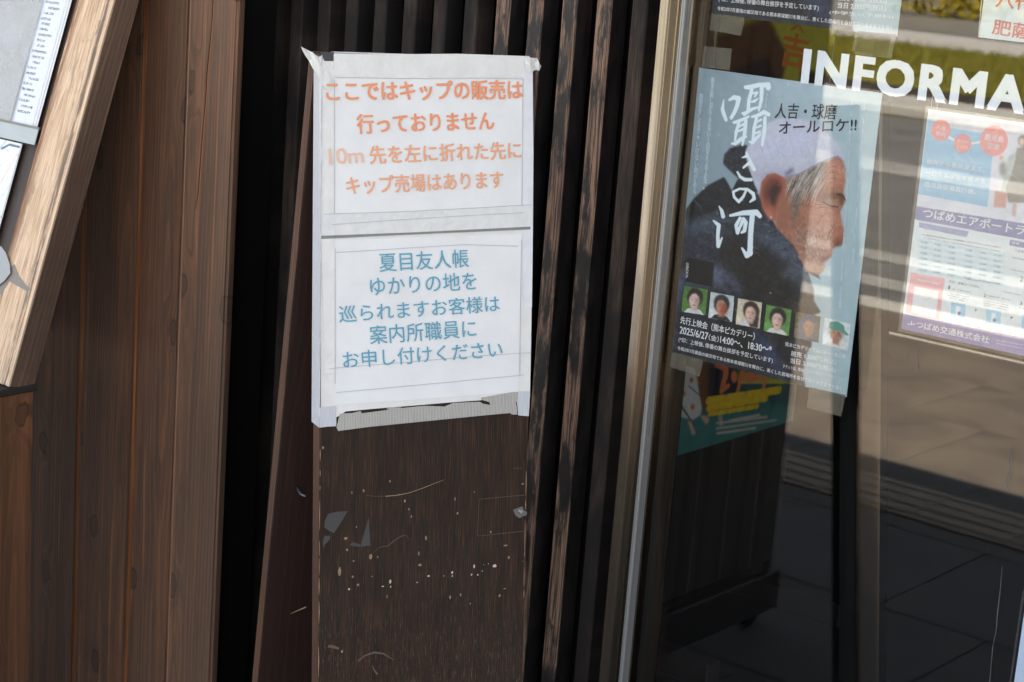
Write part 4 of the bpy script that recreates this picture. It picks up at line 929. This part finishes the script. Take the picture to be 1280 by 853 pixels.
    for pts, ws in (([(290, 45), (330, 30), (325, 5)], [1, 3, 1.5]), ([(300, 120), (350, 80), (378, 130)], [2, 3, 3.5]), ([(320, 10), (350, 60), (385, 135)], [1.2, 2, 2.6]), ([(255, 155), (275, 190), (310, 212), (360, 212)], [2, 2.6, 3, 2.8]),
        ([(325, 285), (300, 340), (265, 380), (230, 345), (222, 305), (270, 282), (330, 285), (375, 320), (382, 355), (350, 382)], [2, 2.6, 2.8, 2.6, 2.4, 2, 2.4, 3.4, 3.4, 1.5]),
        ([(115, 415), (135, 450), (145, 490)], [1.2, 3.4, 4]), ([(72, 525), (112, 560), (105, 640), (108, 715), (138, 655)], [1.5, 4, 3.4, 4, 1.5]), ([(200, 485), (300, 465), (400, 462), (425, 488)], [2.2, 4, 5, 4]), ([(275, 505), (245, 560), (255, 615), (275, 570), (300, 515), (318, 540), (308, 600), (285, 615)], [3, 3.6, 3.6, 2.6, 4, 4, 3.6, 2]), ([(368, 480), (355, 620), (350, 770), (325, 790), (290, 735)], [5, 5, 5.6, 4.6, 2])):
        cv.stroke(e(*pts), ws, wt_)
    # six small portraits
    def portrait(q, bgc, hair, skin, cloth, kind):
        (x0, y0), (x1, y1), (x2, y2), (x3, y3) = q; P_ = lambda u, v: (x0+(x1-x0)*u+(x3-x0)*v, y0+(y1-y0)*u+(y3-y0)*v)
        box_ = cv.poly([P_(0, 0), P_(1, 0), P_(1, 1), P_(0, 1)], bgc); cl = cv.mask(cv.xy([P_(0, 0), P_(1, 0), P_(1, 1), P_(0, 1)]))
        cv.poly([P_(0, .55), P_(.2, .6), P_(.25, 1), P_(0, 1)], tuple(k*1.25 for k in bgc), 3, .6, cl)
        cx = .5 + (.08 if kind in (3, 5) else 0)
        def el(u, v, ru, rv, c, bl=1, al=1.0):
            cv.poly([P_(u+ru*math.cos(k), v+rv*math.sin(k)) for k in np.linspace(0, 6.283, 20)[:-1]], c, bl, al, cl)
        cv.poly([P_(.1, 1), P_(.25, .84), P_(.5, .78), P_(.78, .84), P_(.95, 1)], cloth, 0, 1, cl)
        if kind == 3: cv.poly([P_(.3, .2), P_(.6, .05), P_(.92, .3), P_(.92, 1), P_(.6, 1), P_(.35, .5)], hair, 1, 1, cl)
        el(cx, .38, .33, .36, hair)
        if kind == 5: cv.poly([P_(.1, 1), P_(.12, .4), P_(.45, .02), P_(.8, .2), P_(.95, .6), P_(.9, 1)], hair, 0, 1, cl)
        cv.poly([P_(cx-.1, .6), P_(cx+.12, .6), P_(cx+.14, .88), P_(cx-.12, .88)], tuple(k*.88 for k in skin), 1, 1, cl)
        el(cx-.02, .50, .215, .29, skin, 1); el(cx+.11, .54, .10, .24, tuple(k*.74 for k in skin), 3, .7); el(cx-.10, .56, .07, .07, tuple(min(255, k*1.08) for k in skin), 2, .6)
        cv.poly([P_(cx-.26, .40), P_(cx-.16, .25), P_(cx+.05, .2), P_(cx+.24, .36), P_(cx+.24, .16), P_(cx-.05, .08), P_(cx-.24, .18)], hair, 1, .95, cl)
        for s_ in (-.11, .09): el(cx+s_, .47, .035, .018, (66, 50, 46), 1, .8); el(cx+s_, .43, .05, .01, (90, 70, 62), 1, .5)
        el(cx-.01, .58, .03, .04, tuple(k*.86 for k in skin), 0, .7); el(cx-.01, .685, .075, .022, (170, 84, 80), 0, .85)
        z_ = RNG.normal(size=(cv.h, cv.w)); cv.im += (cv.blur(z_, 1)*22*cl)[..., None]; cv.im += (cv.blur(z_[::-1], 3)*30*cl)[..., None]
        if kind == 6: cv.poly([P_(.2, .32), P_(.22, .1), P_(.5, .02), P_(.75, .12), P_(.82, .3), P_(1.0, .42), P_(.9, .46), P_(.6, .36), P_(.3, .38)], (96, 150, 134), 0, 1, cl)
        if kind == 2: el(.62, .6, .14, .22, (150, 60, 40), 3, .7)
    portrait(d((80, 200), (240, 225), (222, 405), (62, 372)), (86, 128, 62), (40, 34, 34), (222, 190, 180), (214, 216, 224), 1)
    portrait(d((258, 240), (416, 270), (402, 448), (242, 412)), (196, 204, 206), (44, 44, 50), (190, 134, 112), (52, 48, 56), 2)
    portrait(d((440, 282), (600, 312), (585, 492), (424, 455)), (206, 196, 176), (58, 44, 40), (222, 186, 170), (220, 222, 230), 3)
    portrait(d((630, 325), (798, 360), (778, 540), (610, 500)), (98, 146, 76), (34, 30, 32), (226, 192, 180), (212, 210, 208), 4)
    portrait(d((825, 372), (990, 405), (976, 582), (812, 545)), (104, 94, 70), (92, 98, 112), (176, 132, 108), (70, 72, 84), 5)
    portrait(d((1018, 412), (1190, 455), (1170, 628), (1000, 588)), (206, 216, 220), (190, 190, 184), (186, 140, 120), (224, 214, 212), 6)
    # black square that carries the site caption (its code is left out)
    cv.poly(d((105, 12), (282, 45), (268, 208), (88, 170)), (26, 24, 26))
    if not full:                                    # the upper poster shows only its foot
        pass
    made.append(cv.build('print', rt))
    wi, dk = ink((232, 236, 240)), ink((46, 46, 56)); pw = ink((200, 216, 228))
    f = Z(840, 370, 5.333); D_ = .0004
    def tx(s, A, B, h, m_, bold=.012, **k): made.append(place_text('lettering', pl, s, A, B, h, D_, m_, rt, bold, **k))
    c4 = Z(830, 290, 3.879)
    tx('先行上映会（熊本ピカデリー）', c4((78, 444), (78, 444))[0], c4((438, 527), (438, 527))[0], 9.5, wi, .014)
    tx('2025/6/27', c4((75, 492), (0, 0))[0], c4((212, 524), (0, 0))[0], 9, wi, .014); tx('（金）', c4((216, 524), (0, 0))[0], c4((264, 536), (0, 0))[0], 7.5, wi, .01)
    tx('14:00～、18:30～*', c4((272, 540), (0, 0))[0], c4((520, 592), (0, 0))[0], 9.5, wi, .016)
    tx('(*印：上映後､俳優の舞台挨拶を予定しています)', c4((70, 536), (0, 0))[0], c4((526, 640), (0, 0))[0], 7.2, wi, .010)
    tx('令和2年7月豪雨の被災地である熊本県球磨川を舞台に、美くした居場所を自分で取り戻すまでを描く', c4((64, 572), (0, 0))[0], c4((862, 770), (0, 0))[0], 5, wi, .010)
    if full: tx('熊本ピカデリーでは6/28〜一般上映', c4((588, 554), (0, 0))[0], c4((880, 616), (0, 0))[0], 5.5, wi, .008)
    tx('前売 1,500円(税込)', c4((615, 606), (0, 0))[0], c4((835, 650), (0, 0))[0], 8, wi, .010); tx('当日 2,000円(税込)', c4((612, 640), (0, 0))[0], c4((832, 686), (0, 0))[0], 8, wi, .010)
    tx('チケットは、熊本ピカデリー窓口でお求めください' if full else '(中学生以下無料)', c4((576, 660), (0, 0))[0], c4((866, 722), (0, 0))[0], 5, wi, .004)
    if full:
        tx('人吉・球磨', *[a((512, 290), (0, 0))[0], a((795, 296), (0, 0))[0]], 19, dk, .012, shear=.12)
        tx('オールロケ!!', *[a((532, 362), (0, 0))[0], a((890, 346), (0, 0))[0]], 15, dk, .016, shear=.12)
        def vt(s, A, B, w, m_=pw, bo=.02): made.append(place_vtext('lettering', pl, s, A, B, w, D_, m_, rt, bo))
        vt('巻き戻しができない１回きりの人生。', (894, 95), (881, 237), 4.6); vt('無理をしなきゃいけない時がある', (882, 115), (868, 242), 4.6)
        vt('ささや', (961, 116), (957, 136), 2.6)
        vt('中原丈雄　清水美砂　三浦浩一　渡辺裕太　篠崎彩奈　カジ　輝有子', (1097, 126), (1066, 330), 3.2)
        vt('木口耀　宮崎三枝　永田政司　堀尾嘉恵　福永和子　白砂昌一　足達英明　今田展龍', (1085, 122), (1050, 385), 3.2)
        vt('公式ＨＰ', (861.5, 328), (858.5, 348), 3.6, wi, .01)
    q = [pl.ab(*c_) for c_ in (TL, TR, BRc, BLc)]
    made.append(sheet_ab('sheet', pl, [(cv.a0, cv.b0), (cv.a1, cv.b0), (cv.a1, cv.b1), (cv.a0, cv.b1)], -.0004, M['paper'], rt, .0004))
    tz = Z(850, 0, 2.977)
    for i, pts in enumerate(([(840.5, 440), (879.5, 450), (874.5, 471), (837.5, 459)], [(1012, 484), (1057, 494), (1051.5, 521), (1008, 510)], tz((90, 172), (193, 182), (185, 262), (80, 250)), tz((655, 122), (785, 138), (770, 215), (640, 190)))):
        if full or i < 2: made.append(sheet('tape', pl, pts, .0006 if i < 2 else .0006, M['tape_clear'], rt, .0001))
    if dx or dy:
        for o in made: o.matrix_basis = Matrix.Translation(sh) @ o.matrix_basis if False else o.matrix_basis
    # root sits at its shifted place; parts were placed for the unshifted one
    if dx or dy:
        for o in made: o.location += sh
    return rt
film_poster(0, 0, 'film_poster', 'blue grey film poster with large profile of man in pale knit cap')
sz = IN.P(1119, 46) - IN.P(1056.9, 495); upx = IN.P(888, 18)-IN.P(837.7, 442)
print('upper shift', sz, upx)
film_poster((sz.x+upx.x)/2, (sz.z+upx.z)/2, 'film_poster', 'film poster of which only the dark foot with prices shows above white window lettering', full=False)

# airport bus notice
an = root('bus_notice', 'laminated blue and purple airport bus notice below the white window lettering', 'notice', tuple(IN.P(1200, 420)))
W4 = .210
A0 = IN.ab(1160.5, 136.7)[0]; A1 = A0+W4+.0; Bt = IN.ab(1160.5, 136.7)[1]; Bb = IN.ab(1125.9, 411)[1]
h4 = Z(1080, 120, 2.508); k4 = Z(1120, 120, 5.6875); j4 = Z(1120, 260, 4.4875)
cv = Canvas(IN, 0, None, .00090, (222, 222, 236), ab=(A0, A1, Bb, Bt))
def band(y0l, y0r, y1l, y1r, c, x0=1120, x1=1420, **k):
    s0 = (y0r-y0l)/160; s1 = (y1r-y1l)/160
    cv.poly([(x0, y0l+s0*(x0-1120)), (x1, y0l+s0*(x1-1120)), (x1, y1l+s1*(x1-1120)), (x0, y1l+s1*(x0-1120))], c, **k)
for i in range(60):
    x, y = RNG.uniform(1130, 1400), RNG.uniform(120, 300); cv.ell(x, y, RNG.uniform(4, 14), RNG.uniform(2, 6), (204, 206, 226), 3, .5)
cv.poly(k4((228, 165), (400, 232), (700, 275), (650, 790), (155, 700)), (136, 190, 226)); cv.poly(k4((228, 165), (420, 235), (400, 330), (215, 300)), (150, 200, 232), 6, .6)
cv.poly(k4((160, 540), (670, 640), (660, 700), (160, 620)), (176, 214, 234), 8, .5)
for x, y, r_ in ((320, 245, 12.3), (474, 340, 11), (697, 320, 17.5)): cv.ell(*k4((x, y))[0], r_, r_*1.08, (240, 132, 134))
cv.stroke(k4((378, 295), (408, 312)), [2, 2], (235, 238, 244)); cv.stroke(k4((540, 338), (592, 330)), [2, 2], (235, 238, 244))
# standing woman in a long grey coat with a red bag, printed small
cv.poly(k4((860, 370), (920, 360), (960, 500), (990, 760), (800, 760), (770, 640), (840, 480)), (112, 106, 102), 1); cv.poly(k4((800, 430), (850, 400), (820, 560), (760, 700), (750, 660)), (168, 184, 186), 1)
cv.poly(k4((940, 400), (1000, 470), (1020, 720), (980, 730), (950, 560)), (168, 184, 186), 1)
cv.ell(*k4((900, 320))[0], 5.5, 7, (90, 62, 52), 1); cv.ell(*k4((895, 328))[0], 3.6, 5, (226, 190, 176), 1)
cv.ell(*k4((760, 520))[0], 4.5, 9, (104, 108, 112), 2); cv.poly(k4((705, 670), (790, 690), (780, 800), (695, 790)), (206, 140, 132), 1); cv.ell(*k4((748, 440))[0], 2.5, 2.5, (236, 150, 140), 1)
cv.poly(k4((830, 760), (860, 770), (850, 860), (825, 850)), (196, 160, 150), 1)
# middle purple band, timetable, steps, foot band
pj = lambda *p: j4(*p)
cv.poly(j4((110, -10), (718, 88), (1400, 215), (1400, 290), (718, 180), (95, 62)), (112, 112, 172))
cv.poly(j4((95, 64), (718, 182), (1400, 300), (1400, 900), (30, 900)), (226, 234, 240))
cv.poly(j4((130, 82), (410, 132), (395, 165), (128, 110)), (150, 154, 196)); cv.poly(j4((640, 178), (1300, 300), (1295, 335), (636, 210)), (112, 112, 172))
for i in range(6): cv.poly(j4((120, 170+i*34), (610, 262+i*32), (608, 280+i*32), (118, 188+i*34)), (196, 222, 238), 1, .9)
tm = ['9:00', '10:20', '11:40', '14:20', '15:40', '16:25']
cv.poly(j4((82, 362), (274, 396), (242, 632), (52, 590)), (238, 160, 170)); cv.poly(j4((102, 438), (240, 468), (222, 618), (86, 585)), (230, 232, 238))
for (x, y) in ((348, 578), (546, 616), (745, 650)):
    cv.poly(j4((x-38, y-50), (x+44, y-36), (x+38, y+42), (x-42, y+26)), (150, 206, 236)); cv.poly(j4((x-10, y-28), (x+14, y-24), (x+10, y+26), (x-14, y+22)), (232, 240, 246)); cv.ell(*j4((x+6, y+14))[0], 2.2, 2.2, (70, 90, 130), 0)
for (x, y) in ((450, 574), (649, 616)): cv.poly(j4((x-6, y-8), (x+8, y), (x-6, y+8)), (50, 50, 60))
cv.poly(j4((0, 585), (718, 728), (1400, 860), (1400, 980), (0, 980)), (124, 122, 186)); 
for i in range(30): cv.stroke([(x, y), (x+RNG.uniform(-12, 12), y+RNG.uniform(-6, 6)), (x+RNG.uniform(-12, 12), y+RNG.uniform(4, 10))], [.6, 1, .5], (236, 240, 248), .35) if (x := RNG.uniform(1140, 1270)) and (y := RNG.uniform(140, 300)) else None
def row(x0, y0, x1, y1, c=(96, 98, 116), al=.5):
    n_ = int(abs(x1-x0)/7)
    for i in range(n_):
        if RNG.random() < .14: continue
        t0 = i/n_; t1 = t0+.62/n_
        cv.stroke(j4((x0+(x1-x0)*t0, y0+(y1-y0)*t0), (x0+(x1-x0)*t1, y0+(y1-y0)*t1)), [RNG.uniform(.5, 1.0)]*2, c, al)
row(148, 150, 380, 190); row(330, 178, 590, 224); row(160, 168, 590, 246); row(400, 400, 590, 428); row(320, 455, 420, 474); row(290, 478, 420, 504); row(290, 490, 410, 514); row(300, 505, 400, 525)
row(515, 492, 640, 518); row(490, 520, 630, 548); row(490, 533, 640, 562); row(495, 546, 620, 574); row(262, 628, 360, 648); row(360, 648, 718, 722, (70, 72, 90), .6); row(560, 742, 718, 772, (226, 228, 244), .5); row(556, 758, 718, 790, (226, 228, 244), .5)
row(640, 345, 718, 360); row(655, 280, 718, 290); row(590, 468, 700, 490, (96, 98, 116), .4); row(690, 560, 718, 566)
row(118, 402, 250, 428, (250, 240, 244), .6)
cv.noise(2.2, 1); cv.noise(2, 4)
cv.build('print', an)
def ta(s, A, B, h, m_, bo=.008, **k): place_text('lettering', IN, s, A, B, h, .0004, m_, an, bo, **k)
iw, ip, ik, inv = ink((236, 240, 246)), ink((236, 244, 250)), ink((92, 92, 110)), ink((70, 74, 120))
ta('人吉', *k4((284, 232), (352, 250)), 5.6, iw); ta('市内', *k4((280, 282), (350, 296)), 6, iw)
ta('道の駅', *k4((432, 328), (514, 342)), 3.8, iw, .002); ta('えびの', *k4((428, 368), (510, 382)), 3.8, iw, .002)
ta('鹿児島', *k4((628, 312), (762, 334)), 8, iw); ta('空港', *k4((645, 372), (732, 388)), 8, iw)
ta('始発から最終便まで。', *k4((218, 482), (630, 545)), 6.5, ip, .006); ta('一日をムダなく使える', *k4((208, 562), (632, 628)), 6.5, ip, .006); ta('鹿児島空港直行便。', *k4((200, 642), (566, 702)), 6.5, ip, .006)
ta('つばめエアポートライナー', *j4((150, 50), (718, 150)), 12.5, iw, .014, ref='つばめエアポートラ') if False else ta('つばめエアポートラ', *j4((150, 52), (718, 154)), 12, iw, .014)
ta('つばめ交通株式会社', *j4((112, 672), (520, 762)), 9, iw, .014)
ta('予約・乗車までの流れ', *j4((296, 420), (466, 452)), 3.6, inv, 0)
for s_, q in (('1', ((292, 456), (302, 458))), ('2', ((492, 500), (504, 502))), ('3', ((694, 546), (706, 548)))): ta(s_, *j4(*q), 4.6, ik, .02)
ta('WEB予約サイトへ', *j4((112, 380), (250, 408)), 3.2, iw, 0); ta('予約サイトへ', *j4((118, 412), (238, 440)), 4, iw, .006)
for r_ in range(6):
    for c_, t_ in enumerate((130, 205, 285, 380, 460, 540)):
        ta(['6:00', '7:20', '9:30', '12:30', '14:50', '17:10'][(r_+c_) % 6], *j4((t_+10-r_*1, 196+r_*31+(t_-130)*.18), (t_+46-r_*1, 202+r_*31+(t_-130)*.18)), 2.4, ik, 0)
for y in (150, 466, 476, 486): 
    pass
ta('運賃', *j4((648, 202), (690, 210)), 3.5, iw); ta('人吉市', *j4((664, 246), (716, 256)), 3.8, ik); ta('2', *j4((694, 412), (710, 415)), 6.5, ik, .01)
# little swallow crest at the foot
for k_ in range(3):
    c_ = j4((80, 648))[0]; pts = [(c_[0]-3.4+k_*3.2, c_[1]+2), (c_[0]-1.8+k_*3.2, c_[1]-3.5+(k_ != 1)*3), (c_[0]-.2+k_*3.2, c_[1]+2+(k_ == 1)*.0)]
    sheet('crest', IN, pts, .0004, iw, an, .0001)
sheet_ab('sheet', IN, [(A0, Bb), (A1, Bb), (A1, Bt), (A0, Bt)], -.0004, M['paper'], an, .0004)
lamg = glass('laminate', .05, .97); 
sheet_ab('laminate', IN, [(A0-.004, Bb-.004), (A1+.004, Bb-.004), (A1+.004, Bt+.004), (A0-.004, Bt+.004)], .0010, lamg, an, .0002)
for (x, y) in ((1166, 118), (1173, 120)): ribbon('thread', IN, [(x, y), (x-2, y+16)], .0006, .0002, plain((200, 196, 186), .6), an, .0002)

# small white notice with red writing, top right
rn_ = root('railway_notice', 'white notice with large red characters, cut off at the top right', 'notice', tuple(IN.P(1250, 50)))
r4 = Z(1080, 0, 6.4)
q0 = IN.ab(*r4((918, 300))[0]); 
sheet_ab('sheet', IN, [(q0[0], q0[1]), (q0[0]+.21, q0[1]), (q0[0]+.21, q0[1]+.30), (q0[0], q0[1]+.30)], 0, paper('mint_white_paper', (214, 226, 224), .5), rn_, .0003)
rd = ink((206, 104, 92))
place_text('lettering', IN, '八代', r4((1050, 58))[0], (1291, 14), 18, .0004, rd, rn_, .02); place_text('lettering', IN, '肥薩線', r4((1022, 272))[0], (1311, 54), 19, .0004, rd, rn_, .02)
ribbon('edge_line', IN, [r4((940, 0))[0], r4((916, 300))[0]], .0012, .0005, plain((190, 190, 170), .5), rn_, .0002)
# blue-white sheet low on the right
ls = root('corner_notice', 'pale blue white sheet inside the window at bottom right corner', 'notice', tuple(IN.P(1270, 840)))
q0 = IN.ab(1284, 740); q1 = IN.ab(1264, 853)
sheet_ab('sheet', IN, [(q1[0]+.004, q1[1]-.1), (q1[0]+.3, q1[1]-.1), (q1[0]+.3, q0[1]), (q0[0], q0[1])], 0, paper('pale_blue_paper', (196, 214, 240), .5), ls, .0003)
ribbon('dark_edge', IN, [IN.ab(1280, 738), IN.ab(1263, 853)], .003, .0005, plain((40, 42, 48), .5), ls, .0002, ab=True)

M['dark_plank'] = wood('dark_plank', (20, 16, 14), (30, 23, 20), (46, 34, 28), knots=False, rough=.6, y0=.2)
# ---------------------------------------------------------------- inside the shop
XI = -2.30; IP = Plane((XI, 0, 0), (0, 1, 0), (0, 0, 1))
ib = root('display_board', 'dark plank display board inside the shop carrying the teal festival poster', 'display board', (XI, 3.6, 0))
y0_, y1_ = IP.P(838, 560).y, IP.P(985, 560).y
for i in range(5):
    ya = y0_-.12+i*(y1_-y0_+.14)/5; box('plank', (XI-.03, XI-.008, ya+.002, ya+(y1_-y0_+.14)/5-.002, .10, 1.72), M['dark_plank'], ib, .002)
box('foot', (XI-.25, XI+.22, y0_-.10, y0_-.05, 0, .06), M['dark_plank'], ib, .004); box('foot', (XI-.25, XI+.22, y1_-.05, y1_, 0, .06), M['dark_plank'], ib, .004)
box('post', (XI-.06, XI-.031, y0_-.10, y0_-.05, .06, 1.7), M['dark_plank'], ib, .003); box('post', (XI-.06, XI-.031, y1_-.05, y1_, .06, 1.7), M['dark_plank'], ib, .003)
fp = root('festival_poster', 'teal poster with yellow writing and dotted robe figure, partly hidden by film poster', 'poster', tuple(IP.P(920, 560)))
i6 = Z(830, 440, 6.094); i5 = Z(860, 0, 6.4)
ab0 = IP.ab(844, 563); ab1 = IP.ab(988, 533)
cv = Canvas(IP, .002, None, .0016, (40, 84, 84), ab=(ab0[0], ab1[0], (ab0[1]+ab1[1])/2, IP.ab(930, 14)[1]))
cv.poly([(820, -20), (1080, -20), (1060, 130), (1040, 300), (1000, 480), (840, 480)], (206, 196, 62)); cv.poly([(820, 300), (1040, 300), (1020, 470), (820, 470)], (64, 70, 44), 10, .9)
cv.poly([(850, 60), (905, 40), (960, 20), (985, 70), (975, 110), (900, 130), (850, 130)], (84, 44, 26), 4, .85); cv.poly([(900, 95), (960, 70), (972, 110), (890, 130)], (44, 22, 26), 4, .9)
cv.poly([(1035, 58), (1062, 50), (1085, 60), (1080, 120), (1036, 130)], (44, 28, 32), 2, .95); cv.poly([(1000, 88), (1040, 92), (1040, 140), (1000, 140)], (44, 28, 32), 3, .9)
cv.poly(i6((60, 500), (1000, 400), (1000, 760), (60, 800)), (52, 116, 112), 6)
cv.poly(i6((250, 120), (340, 60), (360, 300), (330, 460), (280, 420)), (110, 66, 28), 3); cv.poly(i6((340, 90), (560, 130), (560, 300), (400, 340), (340, 330)), (34, 30, 40), 2)
cv.poly(i6((140, 100), (235, 120), (290, 430), (280, 480), (220, 520), (120, 495), (135, 300)), (206, 204, 200), 1)
for x, y in ((210, 215), (218, 420), (150, 320)): cv.ell(*i6((x, y))[0], 2.6, 3.2, (190, 96, 70), 1)
cv.stroke(i6((190, 260), (280, 340)), [.8, .6], (60, 50, 60), .7); cv.stroke(i6((130, 410), (230, 560)), [1.5, 1], (50, 46, 46), .8)
cv.poly(i6((180, 530), (205, 525), (245, 620), (215, 640)), (200, 164, 136), 1); cv.poly(i6((275, 480), (330, 490), (350, 520), (320, 560)), (200, 164, 136), 1); cv.poly(i6((410, 480), (440, 480), (450, 560), (425, 570)), (190, 150, 130), 1)
for pts, ws in (([(400, 100), (470, 110), (470, 180), (440, 290), (490, 260)], [3, 5, 5, 4, 3]), ([(600, 150), (560, 300)], [4, 3]), ([(600, 190), (700, 170), (735, 185), (650, 225)], [4, 4, 3, 3]), ([(770, 160), (760, 270)], [4, 3])): cv.stroke(i6(*pts), ws, (220, 120, 70), .95)
cv.ell(*i6((535, 190))[0], 4, 8, (232, 120, 80), 1)
yl = (226, 186, 24)
for (x0, y0, x1, y1, w_, gaps) in ((335, 372, 885, 290, 5.2, 7), (340, 428, 780, 350, 5.2, 6), (345, 475, 715, 415, 3.4, 5)):
    for i in range(26):
        t0, t1 = i/26, (i+.74)/26
        if i % gaps == gaps-1: continue
        p_ = [(x0+(x1-x0)*t0, y0+(y1-y0)*t0), (x0+(x1-x0)*t1, y0+(y1-y0)*t1)]; cv.stroke(i6(*p_), [w_*.8, w_*.8], yl, .9)
for (x0, y0, x1, y1) in ((500, 525, 730, 480), (400, 545, 790, 495), (400, 585, 860, 520), (405, 622, 700, 580)):
    for i in range(30):
        t0 = i/30; cv.stroke(i6((x0+(x1-x0)*t0, y0+(y1-y0)*t0), (x0+(x1-x0)*(t0+.02), y0+(y1-y0)*(t0+.02))), [1.4, 1.4], (190, 170, 160), .8)
cv.noise(3, 2); cv.build('print', fp)
sheet_ab('sheet', IP, [(cv.a0, cv.b0), (cv.a1+.004, cv.b0), (cv.a1+.004, cv.b1), (cv.a0, cv.b1)], .0012, M['paper'], fp, .0004)
place_text('lettering', IP, '人', i5((820, 240))[0], i5((930, 270))[0], 16, .0024, ink((226, 120, 36)), fp, .03)
place_text('lettering', IP, '吉', i5((730, 520))[0], i5((925, 560))[0], 42, .0024, ink((232, 130, 40)), fp, .03)

# bronze framed panel leaning just behind the glass
BRp = facade(GY+.035)
lb = root('folded_sign', 'bronze edged narrow folded sign leaning behind the glass beside the film poster', 'sign', (BRp.P(1080, 900).x, GY+.04, 0))
pA, pB = BRp.P(1097, 853), BRp.P(1101, 230); pC = BRp.P(1067, 853)
uL = (pB-pA).normalized(); xL = Vector((uL.z, 0, -uL.x)); wL = (pA-pC).dot(xL); sL = Matrix((xL, Vector((0, 1, 0)), uL)).transposed()
base = pA - uL*(pA.z/uL.z); LL = 1.42/uL.z
obox('stile', base, sL, ((-wL, 0), (0, .028), (.012, LL)), M['bronze_dark'], lb, .003)
obox('infill', base, sL, ((-wL-.028, -wL-.0005), (.006, .024), (.012, LL)), M['black'], lb, .001)

# ---------------------------------------------------------------- things beside the camera that show only in the window
def unfold(x, y, Yu):
    p = facade(Yu).P(x, y); return Vector((p.x, 2*GY-Yu, p.z))
cg = gm(940, 783); XW = cg.x
WPl = Plane((XW, 0, 0), (0, 1, 0), (0, 0, 1)); yA, yB = 2*GY-WPl.P(980, 560).y, 2*GY-WPl.P(835, 560).y
zr1 = WPl.P(975, 705).z; zr0 = WPl.P(972, 752).z
print('wheeled', XW, yA, yB, zr1, zr0)
ws_ = root('wheeled_board', 'dark plank board on castors standing in front, seen reflected low in the window', 'board', (XW, (yA+yB)/2, 0))
npk = 6; pw_ = (yB-yA)/npk
for i in range(npk): box('plank', (XW-.02, XW, yA+i*pw_+.002, yA+(i+1)*pw_-.002, zr1-.02, 1.85), M['dark_plank'], ws_, .002)
box('rail', (XW-.03, XW+.022, yA-.01, yB, zr0, zr1), M['dark_plank'], ws_, .004); box('rail', (XW-.03, XW+.02, yA-.01, yB, 1.83, 1.88), M['side'], ws_, .004)
for y in (cg.y, yB-.06):
    for x in (XW-.02,):
        bm = bmesh.new(); bmesh.ops.create_cone(bm, cap_ends=True, segments=20, radius1=.034, radius2=.034, depth=.026, matrix=Matrix.Rotation(R(90), 4, 'Y')); bmesh.ops.bevel(bm, geom=[e_ for e_ in bm.edges if len(e_.link_faces) == 2 and e_.calc_face_angle() > 1], offset=.004, segments=2, affect='EDGES')
        me = bpy.data.meshes.new('m'); bm.to_mesh(me); bm.free(); c_ = link('castor', me, M['black'], ws_, (x, y, .03)); box('fork', (x-.016, x+.016, y-.012, y+.012, .05, zr0+.002), M['steel'], c_, .002)
# dark leaning prop
pt_, pb_ = unfold(1056, 300, 3.4), unfold(1056, 853, 3.4); up_ = (pt_-pb_).normalized(); ft_ = pb_-up_*(pb_.z/up_.z)
lp = root('leaning_prop', 'black narrow prop leaning in front of the shop, seen only reflected in the window', 'prop', tuple(ft_))
sq = Matrix((Vector((up_.z, 0, -up_.x)).normalized(), up_.cross(Vector((up_.z, 0, -up_.x)).normalized()), up_)).transposed()
obox('board', ft_, sq, ((-.017, .017), (-.03, .03), (.012, 1.3)), M['black'], lp, .002); obox('shoe', ft_, Matrix.Identity(3), ((-.05, .05), (-.06, .06), (0, .02)), M['black'], lp, .004)
# blue hose on the paving, showing as an arc at the foot of the window
hc = gm(885, 925); pts = [Vector((hc.x+.20*math.cos(t)*1.0, hc.y+.20*math.sin(t), .008+.0002*i)) for i, t in enumerate(np.linspace(0, 6.1, 50))]
tag(tube('hose', pts, .006, plain((150, 186, 220), .35), None), 'coiled blue grey hose on the paving, reflected at the window foot', 'hose')

# dried drips and smears on the outside of the pane
OUT = facade(GY-.0004); smw = plain((84, 85, 86), .8)
for pts, ws in (([(1263, 560), (1261, 575), (1262.5, 588), (1258, 600), (1260, 612)], [.0006, .0016, .0008, .0018, .0004]), ([(1253, 708), (1250, 740), (1247, 765), (1245, 790), (1241, 808)], [.0003, .0009, .0012, .0008, .0004]), ([(1241, 808), (1239, 830), (1237, 853)], [.0010, .0006, .0009]), ([(1148, 432), (1147, 450), (1149, 462)], [.0003, .0006, .0003]), ([(1136, 436), (1135, 448)], [.0004, .0004])):
    ribbon('dried_drip', OUT, pts, ws, 0, smw, wn, .0001)
